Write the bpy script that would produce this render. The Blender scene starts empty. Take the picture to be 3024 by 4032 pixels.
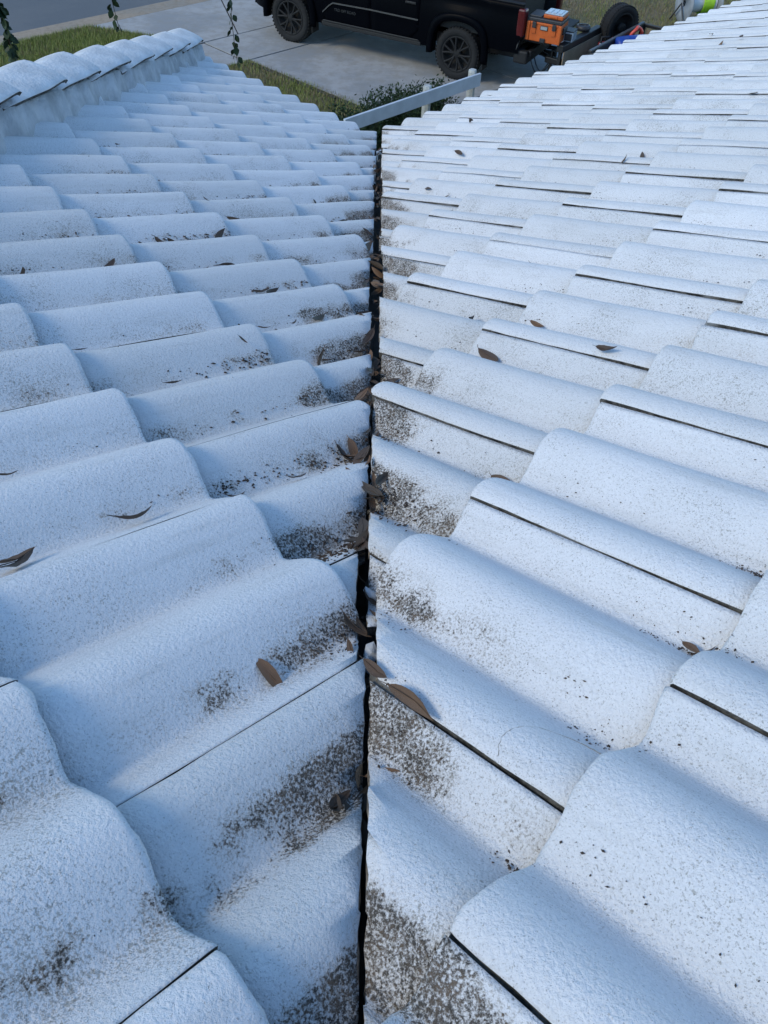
import bpy, bmesh, math, random
import numpy as np
from mathutils import Vector, Matrix

random.seed(7)
rng = np.random.default_rng(7)
R = math.radians
scene = bpy.context.scene
col = scene.collection

# ------------------------------------------------------------------ camera
GZ = 3.75                                   # height of the roof datum over the driveway
CAM = Vector((0.0198, -2.5370, 1.2283 + GZ))
TH, YAW, ROLL = R(46.737), R(1.776), R(2.986)
fw = Vector((math.sin(YAW) * math.cos(TH), math.cos(YAW) * math.cos(TH), -math.sin(TH)))
r0 = Vector((math.cos(YAW), -math.sin(YAW), 0))
u0 = r0.cross(fw)
rv = r0 * math.cos(ROLL) + u0 * math.sin(ROLL)
uv_ = u0 * math.cos(ROLL) - r0 * math.sin(ROLL)
cam = bpy.data.cameras.new('camera')
cam.sensor_fit = 'VERTICAL'
cam.sensor_height = 36
cam.lens = 3166.8 / 4032 * 36
cam.clip_start = 0.02
cam.clip_end = 3000
camo = bpy.data.objects.new('camera', cam)
camo.matrix_world = Matrix(((rv.x, uv_.x, -fw.x, CAM.x), (rv.y, uv_.y, -fw.y, CAM.y), (rv.z, uv_.z, -fw.z, CAM.z), (0, 0, 0, 1)))
col.objects.link(camo)
scene.camera = camo

# ------------------------------------------------------------------ light: clear sky after the sun has left the house
SUN_EL, SUN_AZ = R(40), R(-117)             # azimuth from +Y, clockwise
w = bpy.data.worlds.new('World')
scene.world = w
w.use_nodes = True
nt = w.node_tree
sky = nt.nodes.new('ShaderNodeTexSky')
sky.sky_type = 'NISHITA'
sky.sun_disc = False
sky.sun_elevation = SUN_EL
sky.sun_rotation = SUN_AZ
sky.air_density = 1.0
sky.dust_density = 0.4
sky.ozone_density = 2.5
bg = nt.nodes['Background']
bg.inputs['Strength'].default_value = 0.114
wb = nt.nodes.new('ShaderNodeMix')            # cool white balance of the photograph
wb.data_type = 'RGBA'; wb.blend_type = 'MULTIPLY'; wb.inputs['Factor'].default_value = 1.0
wb.inputs[7].default_value = (1.18, 1.42, 1.52, 1)
nt.links.new(sky.outputs[0], wb.inputs[6])
nt.links.new(wb.outputs[2], bg.inputs['Color'])
sl = bpy.data.lights.new('sun', 'SUN')
sl.energy = 1.12
sl.angle = R(16)
sl.color = (1.0, 0.89, 0.66)
so = bpy.data.objects.new('sun', sl)
tosun = Vector((math.sin(SUN_AZ) * math.cos(SUN_EL), math.cos(SUN_AZ) * math.cos(SUN_EL), math.sin(SUN_EL)))
so.rotation_euler = tosun.to_track_quat('Z', 'Y').to_euler()
so.location = (-6, -6, 14)
col.objects.link(so)
scene.view_settings.view_transform = 'Standard'
scene.view_settings.look = 'None'
scene.view_settings.exposure = 0.60
scene.view_settings.gamma = 1.0

# ------------------------------------------------------------------ helpers
def tag(o, label=None, cat=None, group=None, kind=None):
    if label: o['label'] = label
    if cat: o['category'] = cat
    if group: o['group'] = group
    if kind: o['kind'] = kind
    return o

def empty(name, loc=(0, 0, 0), rz=0.0):
    o = bpy.data.objects.new(name, None)
    o.location = loc
    o.rotation_euler = (0, 0, rz)
    o.empty_display_size = 0.2
    col.objects.link(o)
    return o

def link(name, me, parent=None, mats=None):
    o = bpy.data.objects.new(name, me)
    if mats is not None and len(me.materials) == 0:
        for m in (mats if isinstance(mats, (list, tuple)) else [mats]):
            me.materials.append(m)
    col.objects.link(o)
    if parent is not None:
        o.parent = parent
    return o

class MB:
    """collects shapes for ONE mesh object"""
    def __init__(s):
        s.v = []; s.f = []; s.m = []; s.sm = []
    def add(s, vs, fs, mi=0, smooth=False):
        b = len(s.v)
        s.v += [tuple(v) for v in vs]
        for f in fs:
            s.f.append([b + i for i in f]); s.m.append(mi); s.sm.append(smooth)
    def box(s, c, d, mi=0, rot=None, taper=1.0):
        c = Vector(c); x, y, z = d[0] / 2, d[1] / 2, d[2] / 2
        vs = []
        for sz in (-1, 1):
            k = taper if sz > 0 else 1.0
            for sx, sy in ((-1, -1), (1, -1), (1, 1), (-1, 1)):
                p = Vector((sx * x * k, sy * y * k, sz * z))
                if rot is not None: p = rot @ p
                vs.append(c + p)
        s.add(vs, [(3, 2, 1, 0), (4, 5, 6, 7), (0, 1, 5, 4), (1, 2, 6, 5), (2, 3, 7, 6), (3, 0, 4, 7)], mi)
        return s
    def bbox(s, c, d, bev=0.01, mi=0, rot=None, smooth=False):
        """box with chamfered edges"""
        c = Vector(c)
        bm = bmesh.new()
        bmesh.ops.create_cube(bm, size=1.0)
        for v in bm.verts: v.co = Vector((v.co.x * d[0], v.co.y * d[1], v.co.z * d[2]))
        bmesh.ops.bevel(bm, geom=list(bm.edges), offset=bev, segments=2, profile=0.5, affect='EDGES')
        bm.verts.index_update()
        vs = [c + (rot @ v.co if rot is not None else v.co) for v in bm.verts]
        s.add(vs, [[v.index for v in f.verts] for f in bm.faces], mi, smooth)
        bm.free()
        return s
    def tube(s, pts, rad, n=8, mi=0, caps=True, smooth=True):
        pts = [Vector(p) for p in pts]
        rads = rad if isinstance(rad, (list, tuple)) else [rad] * len(pts)
        rings = []
        prev = None
        for i, p in enumerate(pts):
            t = (pts[min(i + 1, len(pts) - 1)] - pts[max(i - 1, 0)]).normalized()
            if prev is None:
                a = Vector((0, 0, 1)) if abs(t.z) < .9 else Vector((1, 0, 0))
                nx = t.cross(a).normalized()
            else:
                nx = (prev - t * prev.dot(t)).normalized()
            prev = nx
            ny = t.cross(nx)
            rings.append([p + (nx * math.cos(2 * math.pi * j / n) + ny * math.sin(2 * math.pi * j / n)) * rads[i] for j in range(n)])
        vs = [v for r in rings for v in r]
        fs = []
        for i in range(len(pts) - 1):
            for j in range(n):
                fs.append((i * n + j, i * n + (j + 1) % n, (i + 1) * n + (j + 1) % n, (i + 1) * n + j))
        s.add(vs, fs, mi, smooth)
        if caps:
            s.add(rings[0], [tuple(range(n))[::-1]], mi)
            s.add(rings[-1], [tuple(range(n))], mi)
        return s
    def lathe(s, prof, axis='Y', c=(0, 0, 0), n=32, mi=0, smooth=True, closed=False):
        """prof: list of (radius, along)"""
        c = Vector(c); vs = []
        for r, a in prof:
            for j in range(n):
                t = 2 * math.pi * j / n
                x, y = r * math.cos(t), r * math.sin(t)
                p = {'Y': Vector((x, a, y)), 'X': Vector((a, x, y)), 'Z': Vector((x, y, a))}[axis]
                vs.append(c + p)
        m = len(prof); fs = []
        for i in range(m if closed else m - 1):
            for j in range(n):
                i2 = (i + 1) % m
                fs.append((i * n + j, i * n + (j + 1) % n, i2 * n + (j + 1) % n, i2 * n + j))
        s.add(vs, fs, mi, smooth)
        return s
    def prism(s, poly, y0, y1, mi=0):
        """polygon in x,z extruded along y"""
        n = len(poly)
        vs = [(p[0], y0, p[1]) for p in poly] + [(p[0], y1, p[1]) for p in poly]
        fs = [tuple(range(n)), tuple(range(2 * n - 1, n - 1, -1))]
        fs += [(i, i + n, (i + 1) % n + n, (i + 1) % n) for i in range(n)]
        s.add(vs, fs, mi)
        return s
    def build(s, name, mats, parent=None, recalc=True):
        me = bpy.data.meshes.new(name)
        me.from_pydata(s.v, [], s.f)
        for m in (mats if isinstance(mats, (list, tuple)) else [mats]):
            me.materials.append(m)
        me.polygons.foreach_set('material_index', s.m)
        me.polygons.foreach_set('use_smooth', s.sm)
        if recalc:
            bm = bmesh.new(); bm.from_mesh(me)
            bmesh.ops.recalc_face_normals(bm, faces=bm.faces)
            bm.to_mesh(me); bm.free()
        me.update()
        return link(name, me, parent)

# ------------------------------------------------------------------ materials
class NT:
    def __init__(s, name):
        s.mat = bpy.data.materials.new(name)
        s.mat.use_nodes = True
        s.t = s.mat.node_tree
        s.b = s.t.nodes['Principled BSDF']
    def n(s, typ, **kw):
        nd = s.t.nodes.new(typ)
        for k, v in kw.items(): setattr(nd, k, v)
        return nd
    def l(s, a, b): s.t.links.new(a, b)
    def setin(s, sock, v):
        if hasattr(v, 'is_linked') or isinstance(v, bpy.types.NodeSocket): s.l(v, sock)
        else: sock.default_value = v
    def math(s, op, a, b=0.0, c=None, clamp=False):
        nd = s.n('ShaderNodeMath', operation=op, use_clamp=clamp)
        s.setin(nd.inputs[0], a); s.setin(nd.inputs[1], b)
        if c is not None: s.setin(nd.inputs[2], c)
        return nd.outputs[0]
    def mix(s, f, a, b):
        nd = s.n('ShaderNodeMix', data_type='RGBA')
        s.setin(nd.inputs['Factor'], f)
        for k, v in (('A', a), ('B', b)):
            sk = [i for i in nd.inputs if i.name == k and i.type == 'RGBA'][0]
            if isinstance(v, bpy.types.NodeSocket): s.l(v, sk)
            else: sk.default_value = (*v, 1)
        return [o for o in nd.outputs if o.type == 'RGBA'][0]
    def noise(s, scale, detail=3, rough=0.55, vec=None, dist=0.0):
        nd = s.n('ShaderNodeTexNoise')
        nd.inputs['Scale'].default_value = scale
        nd.inputs['Detail'].default_value = detail
        nd.inputs['Roughness'].default_value = rough
        nd.inputs['Distortion'].default_value = dist
        if vec is not None: s.l(vec, nd.inputs['Vector'])
        return nd.outputs['Fac']
    def ss(s, x, lo, hi, a=0.0, b=1.0):
        nd = s.n('ShaderNodeMapRange', interpolation_type='SMOOTHSTEP')
        s.setin(nd.inputs['Value'], x)
        s.setin(nd.inputs['From Min'], lo); s.setin(nd.inputs['From Max'], hi)
        s.setin(nd.inputs['To Min'], a); s.setin(nd.inputs['To Max'], b)
        return nd.outputs[0]
    def bump(s, h, strength, dist):
        nd = s.n('ShaderNodeBump')
        nd.inputs['Strength'].default_value = strength
        nd.inputs['Distance'].default_value = dist
        s.l(h, nd.inputs['Height']); s.l(nd.outputs[0], s.b.inputs['Normal'])
    def base(s, c):
        if isinstance(c, bpy.types.NodeSocket): s.l(c, s.b.inputs['Base Color'])
        else: s.b.inputs['Base Color'].default_value = (*c, 1)

def simple(name, c, rough=0.6, c2=None, scale=6.0, metal=0.0, bump=0.0, bscale=80.0, coat=0.0, rand=0.0):
    m = NT(name)
    geo = m.n('ShaderNodeNewGeometry')
    tc = m.n('ShaderNodeTexCoord')
    pos = tc.outputs['Object']
    if c2 is None: c2 = tuple(x * 0.8 for x in c)
    f = m.ss(m.noise(scale, 5, 0.6, pos), 0.3, 0.7)
    cc = m.mix(f, c, c2)
    if rand:
        oi = m.n('ShaderNodeObjectInfo')
        hv = m.n('ShaderNodeHueSaturation')
        m.l(m.math('ADD', m.math('MULTIPLY', oi.outputs['Random'], rand), 1 - rand / 2), hv.inputs['Value'])
        m.l(cc, hv.inputs['Color'])
        cc = hv.outputs[0]
    m.base(cc)
    m.b.inputs['Roughness'].default_value = rough
    m.b.inputs['Metallic'].default_value = metal
    m.b.inputs['Coat Weight'].default_value = coat
    m.b.inputs['Coat Roughness'].default_value = 0.05
    if bump: m.bump(m.noise(bscale, 3, 0.6, pos), 0.6, bump)
    return m.mat

TW, TL = 0.30, 0.3693                       # tile cover width, exposed length
AMP, STEP, THK = 0.045, 0.022, 0.013
XV = 0.025                                   # plan position of the valley gap

def paint_material():
    m = NT('white_roof_paint')
    geo = m.n('ShaderNodeNewGeometry'); pos = geo.outputs['Position']
    oi = m.n('ShaderNodeObjectInfo'); rnd = oi.outputs['Random']
    uvn = m.n('ShaderNodeUVMap', uv_map='tile')
    sx = m.n('ShaderNodeSeparateXYZ'); m.l(uvn.outputs[0], sx.inputs[0])
    t, s_ = sx.outputs[0], sx.outputs[1]
    px = m.n('ShaderNodeSeparateXYZ'); m.l(pos, px.inputs[0])
    X = px.outputs[0]
    side = m.math('SUBTRACT', m.math('MULTIPLY', m.math('GREATER_THAN', X, XV), 2.0), 1.0)  # +1 right slope, -1 left slope
    # per-tile offset of the textures so that no two tiles wear alike
    off = m.n('ShaderNodeCombineXYZ')
    m.l(m.math('MULTIPLY', rnd, 37.0), off.inputs[0]); m.l(m.math('MULTIPLY', rnd, 91.0), off.inputs[1])
    va = m.n('ShaderNodeVectorMath', operation='ADD'); m.l(pos, va.inputs[0]); m.l(off.outputs[0], va.inputs[1])
    P = va.outputs[0]
    # trough mask: flank that stays damp
    tc = m.math('ADD', 0.105, m.math('MULTIPLY', side, 0.017))
    cosn = m.math('COSINE', m.math('MULTIPLY', m.math('SUBTRACT', t, tc), 2 * math.pi / (TW / 2)))
    flank = m.ss(cosn, -0.35, 0.9)
    dist = m.math('ABSOLUTE', m.math('SUBTRACT', X, XV))
    big = m.noise(7.0, 4, 0.6, P)
    mid = m.noise(38.0, 5, 0.7, P)
    fine = m.noise(330.0, 3, 0.7, P)
    grit = m.noise(520.0, 2, 0.6, P)
    # dirt that collects on either side of the valley
    reach = m.math('ADD', 0.05, m.math('MULTIPLY', m.ss(big, 0.3, 0.7), m.math('SUBTRACT', 0.19, m.math('MULTIPLY', side, 0.065))))
    near = m.math('POWER', m.math('SUBTRACT', 1.0, m.math('DIVIDE', dist, reach), clamp=True), 0.75)
    near = m.math('MULTIPLY', near, flank)
    near = m.math('MULTIPLY', near, m.ss(m.math('ADD', m.math('FRACT', m.math('MULTIPLY', rnd, 5.13)), big), 0.45, 1.15, 0.45, 1.10))
    # dirt below the butt of the next course up, on some tiles only
    r2 = m.math('FRACT', m.math('MULTIPLY', rnd, 7.31))
    up = m.math('MULTIPLY', m.ss(s_, TL * 0.55, TL * 1.0), m.ss(cosn, 0.1, 0.95))
    up = m.math('MULTIPLY', up, m.ss(r2, 0.55, 1.0, 0.0, 0.75))
    dens = m.math('ADD', m.math('MULTIPLY', near, 1.22), m.math('MULTIPLY', up, 0.75))
    tex = m.math('ADD', m.math('MULTIPLY', mid, 0.25), m.math('MULTIPLY', fine, 0.75))
    # grime line with painted contact shade along the foot of each barrel
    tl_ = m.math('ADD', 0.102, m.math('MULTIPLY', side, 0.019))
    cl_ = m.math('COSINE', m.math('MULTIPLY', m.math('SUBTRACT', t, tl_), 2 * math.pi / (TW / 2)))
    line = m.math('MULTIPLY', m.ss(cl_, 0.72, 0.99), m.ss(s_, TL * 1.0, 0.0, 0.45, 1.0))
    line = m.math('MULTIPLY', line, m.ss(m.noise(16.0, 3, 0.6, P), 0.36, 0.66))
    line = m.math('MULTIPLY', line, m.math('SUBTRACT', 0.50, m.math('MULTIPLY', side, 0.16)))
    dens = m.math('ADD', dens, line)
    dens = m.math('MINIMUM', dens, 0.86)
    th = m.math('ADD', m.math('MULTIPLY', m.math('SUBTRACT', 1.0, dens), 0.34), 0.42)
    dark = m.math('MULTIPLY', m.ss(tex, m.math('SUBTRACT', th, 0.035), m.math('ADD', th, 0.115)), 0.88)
    # brown film between the dark grains
    film = m.math('MULTIPLY', m.ss(m.math('ADD', dens, m.math('MULTIPLY', m.math('SUBTRACT', tex, 0.5), 3.0)), 0.25, 1.0), 0.45)
    # peppering of small dark grains where paint has worn off the aggregate
    r3 = m.math('FRACT', m.math('MULTIPLY', rnd, 3.77))
    wear = m.math('ADD', m.math('MULTIPLY', m.ss(cosn, -0.6, 0.8), 0.35), m.math('MULTIPLY', m.ss(big, 0.40, 0.70), 0.65))
    wear = m.math('MULTIPLY', wear, m.math('ADD', 0.55, m.math('MULTIPLY', r3, 0.75)))
    gth = m.math('SUBTRACT', 0.645, m.math('MULTIPLY', wear, 0.12))
    pep = m.ss(grit, gth, m.math('ADD', gth, 0.05))
    gth2 = m.math('SUBTRACT', 0.675, m.math('MULTIPLY', wear, 0.13))
    pep2 = m.ss(m.noise(240.0, 3, 0.7, P), gth2, m.math('ADD', gth2, 0.05))
    w1 = m.mix(big, (0.81, 0.81, 0.81), (0.74, 0.745, 0.755))
    w1 = m.mix(m.math('MULTIPLY', rnd, 0.65), w1, (0.62, 0.625, 0.62))
    st = m.n('ShaderNodeCombineXYZ'); m.l(m.math('MULTIPLY', t, 60.0), st.inputs[0]); m.l(m.math('MULTIPLY', s_, 5.0), st.inputs[1]); m.l(m.math('MULTIPLY', rnd, 50.0), st.inputs[2])
    streak = m.ss(m.noise(1.0, 4, 0.6, st.outputs[0]), 0.52, 0.72)
    w1 = m.mix(m.math('MULTIPLY', streak, 0.30), w1, (0.52, 0.52, 0.50))
    w1 = m.mix(m.math('MULTIPLY', m.ss(m.noise(2.3, 3, 0.6, pos), 0.45, 0.7), 0.25), w1, (0.60, 0.61, 0.61))
    c = m.mix(m.math('MULTIPLY', m.ss(fine, 0.46, 0.66), 0.22), w1, (0.48, 0.485, 0.48))
    c = m.mix(m.math('MULTIPLY', pep, 0.55), c, (0.27, 0.265, 0.25))
    c = m.mix(m.math('MULTIPLY', pep2, 0.60), c, (0.25, 0.24, 0.20))
    c = m.mix(film, c, (0.29, 0.225, 0.15))
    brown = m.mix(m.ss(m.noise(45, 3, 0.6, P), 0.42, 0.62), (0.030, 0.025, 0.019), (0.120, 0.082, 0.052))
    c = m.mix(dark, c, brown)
    m.base(c)
    m.b.inputs['Roughness'].default_value = 0.62
    m.l(m.math('ADD', 0.62, m.math('MULTIPLY', dark, 0.3)), m.b.inputs['Roughness'])
    m.b.inputs['Specular IOR Level'].default_value = 0.16
    h = m.math('ADD', m.math('MULTIPLY', m.noise(250.0, 4, 0.7, P), 0.9), m.math('MULTIPLY', m.noise(90.0, 3, 0.6, P), 0.22))
    h = m.math('ADD', h, m.math('MULTIPLY', dark, 0.35))
    m.bump(h, 1.0, 0.0034)
    return m.mat

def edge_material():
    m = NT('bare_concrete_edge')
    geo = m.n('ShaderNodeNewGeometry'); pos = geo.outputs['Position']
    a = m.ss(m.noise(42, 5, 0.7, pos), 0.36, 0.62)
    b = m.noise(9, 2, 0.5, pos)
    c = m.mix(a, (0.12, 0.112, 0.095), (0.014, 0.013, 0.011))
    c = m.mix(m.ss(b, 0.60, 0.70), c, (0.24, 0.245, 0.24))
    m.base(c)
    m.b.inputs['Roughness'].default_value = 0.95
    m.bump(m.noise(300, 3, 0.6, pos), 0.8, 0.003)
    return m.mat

M = {}
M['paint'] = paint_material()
M['edge'] = edge_material()
def cut_material():
    m = NT('saw_cut_concrete')
    geo = m.n('ShaderNodeNewGeometry'); pos = geo.outputs['Position']
    c = m.mix(m.ss(m.noise(70, 5, 0.7, pos), 0.38, 0.60), (0.36, 0.30, 0.23), (0.05, 0.04, 0.03))
    m.base(c); m.b.inputs['Roughness'].default_value = 0.95
    m.bump(m.noise(350, 3, 0.6, pos), 0.8, 0.003)
    return m.mat
M['cut'] = cut_material()
M['mortar'] = simple('painted_mortar', (0.52, 0.53, 0.54), 0.85, (0.34, 0.35, 0.355), 13, bump=0.012, bscale=38)
M['cap'] = simple('white_cap_paint', (0.68, 0.69, 0.70), 0.75, (0.52, 0.53, 0.54), 11, bump=0.008, bscale=70)
M['flash'] = simple('dark_valley_metal', (0.05, 0.048, 0.045), 0.7, (0.02, 0.018, 0.016), 20)
M['deck'] = simple('roof_underlay', (0.035, 0.034, 0.033), 0.9)
M['stucco'] = simple('house_stucco', (0.55, 0.52, 0.46), 0.9, bump=0.004, bscale=60)
M['whitewood'] = simple('white_painted_wood', (0.60, 0.62, 0.65), 0.55, (0.50, 0.52, 0.55), 5, bump=0.002, bscale=30)
M['post'] = simple('weathered_white_post', (0.55, 0.54, 0.50), 0.7, (0.38, 0.37, 0.33), 7, bump=0.003, bscale=40)

def leaf_material():
    m = NT('dry_leaf')
    oi = m.n('ShaderNodeObjectInfo')
    tc = m.n('ShaderNodeTexCoord')
    cr = m.n('ShaderNodeValToRGB')
    e = cr.color_ramp.elements
    e[0].position = 0; e[0].color = (0.055, 0.036, 0.024, 1)
    e[1].position = 1; e[1].color = (0.20, 0.105, 0.050, 1)
    k = e.new(0.45); k.color = (0.115, 0.068, 0.040, 1)
    k = e.new(0.75); k.color = (0.070, 0.062, 0.046, 1)
    m.l(oi.outputs['Random'], cr.inputs[0])
    f = m.ss(m.noise(160, 3, 0.6, tc.outputs['Object']), 0.35, 0.7)
    m.base(m.mix(m.math('MULTIPLY', f, 0.5), cr.outputs[0], (0.03, 0.022, 0.016)))
    m.b.inputs['Roughness'].default_value = 0.55
    m.bump(m.noise(220, 2, 0.5, tc.outputs['Object']), 0.5, 0.001)
    return m.mat
M['leaf'] = leaf_material()
M['debris'] = simple('dark_debris', (0.035, 0.026, 0.02), 0.9, (0.07, 0.045, 0.03), 60)

def foliage(name, c1, c2):
    m = NT(name)
    geo = m.n('ShaderNodeNewGeometry')
    f = m.noise(3.0, 3, 0.6, geo.outputs['Position'])
    r = geo.outputs['Random Per Island']
    m.base(m.mix(m.math('ADD', m.math('MULTIPLY', f, 0.4), m.math('MULTIPLY', r, 0.6)), c1, c2))
    m.b.inputs['Roughness'].default_value = 0.55
    m.b.inputs['Specular IOR Level'].default_value = 0.25
    return m.mat
M['shrub'] = foliage('shrub_leaves', (0.014, 0.028, 0.011), (0.042, 0.072, 0.025))
M['vine'] = foliage('vine_leaves', (0.012, 0.024, 0.012), (0.032, 0.055, 0.022))
M['bark'] = simple('bark', (0.07, 0.055, 0.04), 0.9, (0.035, 0.028, 0.02), 12, bump=0.01, bscale=30)
M['grass_green'] = foliage('green_grass', (0.13, 0.165, 0.035), (0.31, 0.34, 0.09))
M['grass_dry'] = foliage('dry_grass', (0.13, 0.115, 0.055), (0.35, 0.27, 0.15))

def ground_material(name, cs, scales, rough=0.95, bump=0.01):
    m = NT(name)
    geo = m.n('ShaderNodeNewGeometry'); pos = geo.outputs['Position']
    a = m.ss(m.noise(scales[0], 5, 0.65, pos), 0.38, 0.62)
    b = m.ss(m.noise(scales[1], 4, 0.65, pos), 0.42, 0.66)
    c = m.mix(a, cs[0], cs[1])
    c = m.mix(m.math('MULTIPLY', b, 0.6), c, cs[2])
    m.base(c)
    m.b.inputs['Roughness'].default_value = rough
    m.bump(m.noise(scales[1] * 2, 4, 0.7, pos), 0.7, bump)
    return m.mat
M['soil'] = ground_material('lawn_soil', ((0.13, 0.105, 0.06), (0.075, 0.085, 0.03), (0.18, 0.14, 0.085)), (0.8, 18))
M['asphalt'] = ground_material('asphalt', ((0.105, 0.115, 0.125), (0.125, 0.132, 0.138), (0.085, 0.09, 0.095)), (0.6, 90), 0.9, 0.004)
M['concrete'] = ground_material('driveway_concrete', ((0.35, 0.34, 0.33), (0.25, 0.25, 0.248), (0.26, 0.24, 0.21)), (0.9, 5), 0.9, 0.002)
M['kerb'] = ground_material('kerb_concrete', ((0.32, 0.25, 0.18), (0.26, 0.225, 0.18), (0.22, 0.165, 0.11)), (1.1, 9), 0.9, 0.003)
M['joint'] = simple('joint_filler', (0.05, 0.048, 0.045), 0.95)

# ------------------------------------------------------------------ roof geometry
S2 = math.sqrt(0.5)
PIT = R(18.991)
cP, sP = math.cos(PIT), math.sin(PIT)
aR = Vector((S2, S2, 0)); dR = Vector((-cP * S2, cP * S2, -sP)); nR = Vector((-sP * S2, sP * S2, cP))
aL = Vector((-S2, S2, 0)); dL = Vector((cP * S2, cP * S2, -sP)); nL = Vector((sP * S2, sP * S2, cP))
TP = math.tan(PIT) * S2
UR, UL, V0 = -1.1601, -1.3228, -1.4597
PH = {-5: .01, -4: .51, -3: .51, -2: 0.01, -1: .513, 0: 0.0, 1: .514, 2: .045, 3: .577, 4: .10, 5: .625, 6: .11, 7: .5985}
PH[-3] = .505; PH[-4] = .0; PH[-5] = .5
OFFR, OFFL = 0.012, 0.008                    # crest height over the datum planes
KMIN, KMAX = -4, 7
T0 = 0.024                                    # crest position from the lapped edge

def prof(t):
    c = (1 + math.cos((t - T0) * 2 * math.pi / (TW / 2))) / 2
    z = AMP * (0.25 * c + 0.75 * math.sqrt(c + 0.004)) / 1.0015 - AMP
    if t > 0.245:
        k = min(1, (t - 0.245) / 0.05)
        z -= 0.0020 * k * k * (3 - 2 * k)
    if t > TW - 0.0025: z -= 0.0072
    return z

def tile_bm(seed, lap=0.05, nt=34):
    """one roof tile in (x=-t, y=upslope, z=normal), butt at y=0"""
    rr = random.Random(seed)
    ts = [0.0, 0.003] + [TW * i / nt for i in range(1, nt)] + [TW - 0.0032, TW - 0.0024, TW + 0.016]
    ts = sorted(set(round(t, 5) for t in ts))
    rows = [0.0, 0.0022, 0.008, 0.03, 0.06, 0.10, 0.14, 0.18, 0.22, 0.26, 0.30, 0.34, TL + lap]
    bm = bmesh.new()
    uvl = bm.loops.layers.uv.new('tile')
    top = []; tv = {}
    n1, n2 = rr.random() * 9, rr.random() * 9
    for j, s in enumerate(rows):
        line = []
        for i, t in enumerate(ts):
            z = prof(t) - STEP * s / TL
            tt, sj = t, s
            if j == 0:
                z -= 0.0026
                sj = 0.0012 * math.sin(t * 61 + n1 * 7) + 0.0010 * math.sin(t * 140 + n2 * 5) + rr.uniform(-.0006, .0006)
            elif j == 1:
                z -= 0.0004
            if i == 0: z -= 0.0022; tt = t + 0.0005 * math.sin(s * 70 + n1 * 3) + rr.uniform(-.0006, .0006)
            elif i == 1: z -= 0.0007
            z += 0.0008 * math.sin(t * 33 + s * 17 + n1) * (0 if j == 0 else 1)
            v = bm.verts.new((-tt, sj, z)); tv[v] = (t, s)
            line.append(v)
        top.append(line)
    brow = [0, 4, 8, 12]; bot = []
    for j in brow:
        line = []
        for i, t in enumerate(ts):
            p = top[j][i].co
            d = THK if t < TW - 0.007 else 0.004
            if j == 0: d = THK - 0.002
            v = bm.verts.new((p.x, p.y, p.z - d)); tv[v] = (t, rows[j])
            line.append(v)
        bot.append(line)
    nT = len(ts)
    def face(vs, mi, sm):
        f = bm.faces.new(vs); f.material_index = mi; f.smooth = sm
        for lp in f.loops: lp[uvl].uv = tv[lp.vert]
    for j in range(len(rows) - 1):
        for i in range(nT - 1):
            gr = ts[i] > TW - 0.0036
            face((top[j][i], top[j + 1][i], top[j + 1][i + 1], top[j][i + 1]), 1 if gr else 0, not gr)
    for j in range(len(brow) - 1):
        for i in range(nT - 1):
            face((bot[j][i], bot[j][i + 1], bot[j + 1][i + 1], bot[j + 1][i]), 1, True)
    for i in range(nT - 1):
        face((top[0][i], top[0][i + 1], bot[0][i + 1], bot[0][i]), 1, False)
        face((top[-1][i], bot[-1][i], bot[-1][i + 1], top[-1][i + 1]), 1, False)
    for e, fl in ((0, 1), (nT - 1, -1)):
        for jj in range(len(brow) - 1):
            chain = [top[j][e] for j in range(brow[jj], brow[jj + 1] + 1)]
            vs = [bot[jj][e]] + [bot[jj + 1][e]] + chain[::-1]
            face(vs if fl > 0 else vs[::-1], 1, False)
    bmesh.ops.recalc_face_normals(bm, faces=bm.faces)
    return bm

variants = []
for i in range(6):
    bm = tile_bm(100 + i)
    me = bpy.data.meshes.new('roof_tile')
    bm.to_mesh(me); bm.free()
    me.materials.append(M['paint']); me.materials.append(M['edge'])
    variants.append(me)

def frame(side):
    return (aR, dR, nR, OFFR) if side == 'R' else (aL, dL, nL, OFFL)

def tile_matrix(side, u, v, shift=Vector((0, 0, 0)), jit=True, rr=random):
    a, d, n, off = frame(side)
    ax = -a if side == 'R' else a            # local x = -t
    ay, az = -d, n
    if jit:
        u += rr.uniform(-.0015, .0015); v += rr.uniform(-.003, .003)
    o = a * u + d * v + n * (off + (rr.uniform(-.0012, .0012) if jit else 0)) + Vector((0, 0, GZ)) + shift
    m = Matrix(((ax.x, ay.x, az.x, o.x), (ax.y, ay.y, az.y, o.y), (ax.z, ay.z, az.z, o.z), (0, 0, 0, 1)))
    if jit: m = m @ Matrix.Rotation(R(rr.uniform(-.25, .25)), 4, 'Z') @ Matrix.Rotation(R(rr.uniform(-.25, .25)), 4, 'Y')
    return m

def joints(side, k):
    """u position of lapped edges for course k"""
    if side == 'R':
        return [UR + TW * (j + PH[k]) for j in range(-14, 40)]
    return [UL + TW / 2 * (2 * j + (k + 1) % 2) for j in range(-10, 24)]

def surf(side, u, v):
    """top of the tiles at slope coordinates"""
    a, d, n, off = frame(side)
    k = math.ceil((v - V0) / TL - 1e-6)
    k = max(KMIN, min(KMAX, k))
    s = V0 + k * TL - v
    js = joints(side, k)
    if side == 'R':
        t = min((u - j for j in js if u - j >= 0), default=0)
    else:
        t = min((j - u for j in js if j - u >= 0), default=0)
    h = prof(min(t, TW)) - STEP * s / TL + off
    return a * u + d * v + n * h + Vector((0, 0, GZ)), t, s, k

# cut positions of single tiles along the valley (plan x), as the photograph shows them
def cut_x(side, y, rr):
    return (0.0215 - rr.random() * .015) if side == 'L' else (0.0290 + rr.random() * .014)

house = empty('house')
tag(house, 'house with white painted barrel tile roof, two slopes meeting in a leafy valley', 'house')

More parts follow.
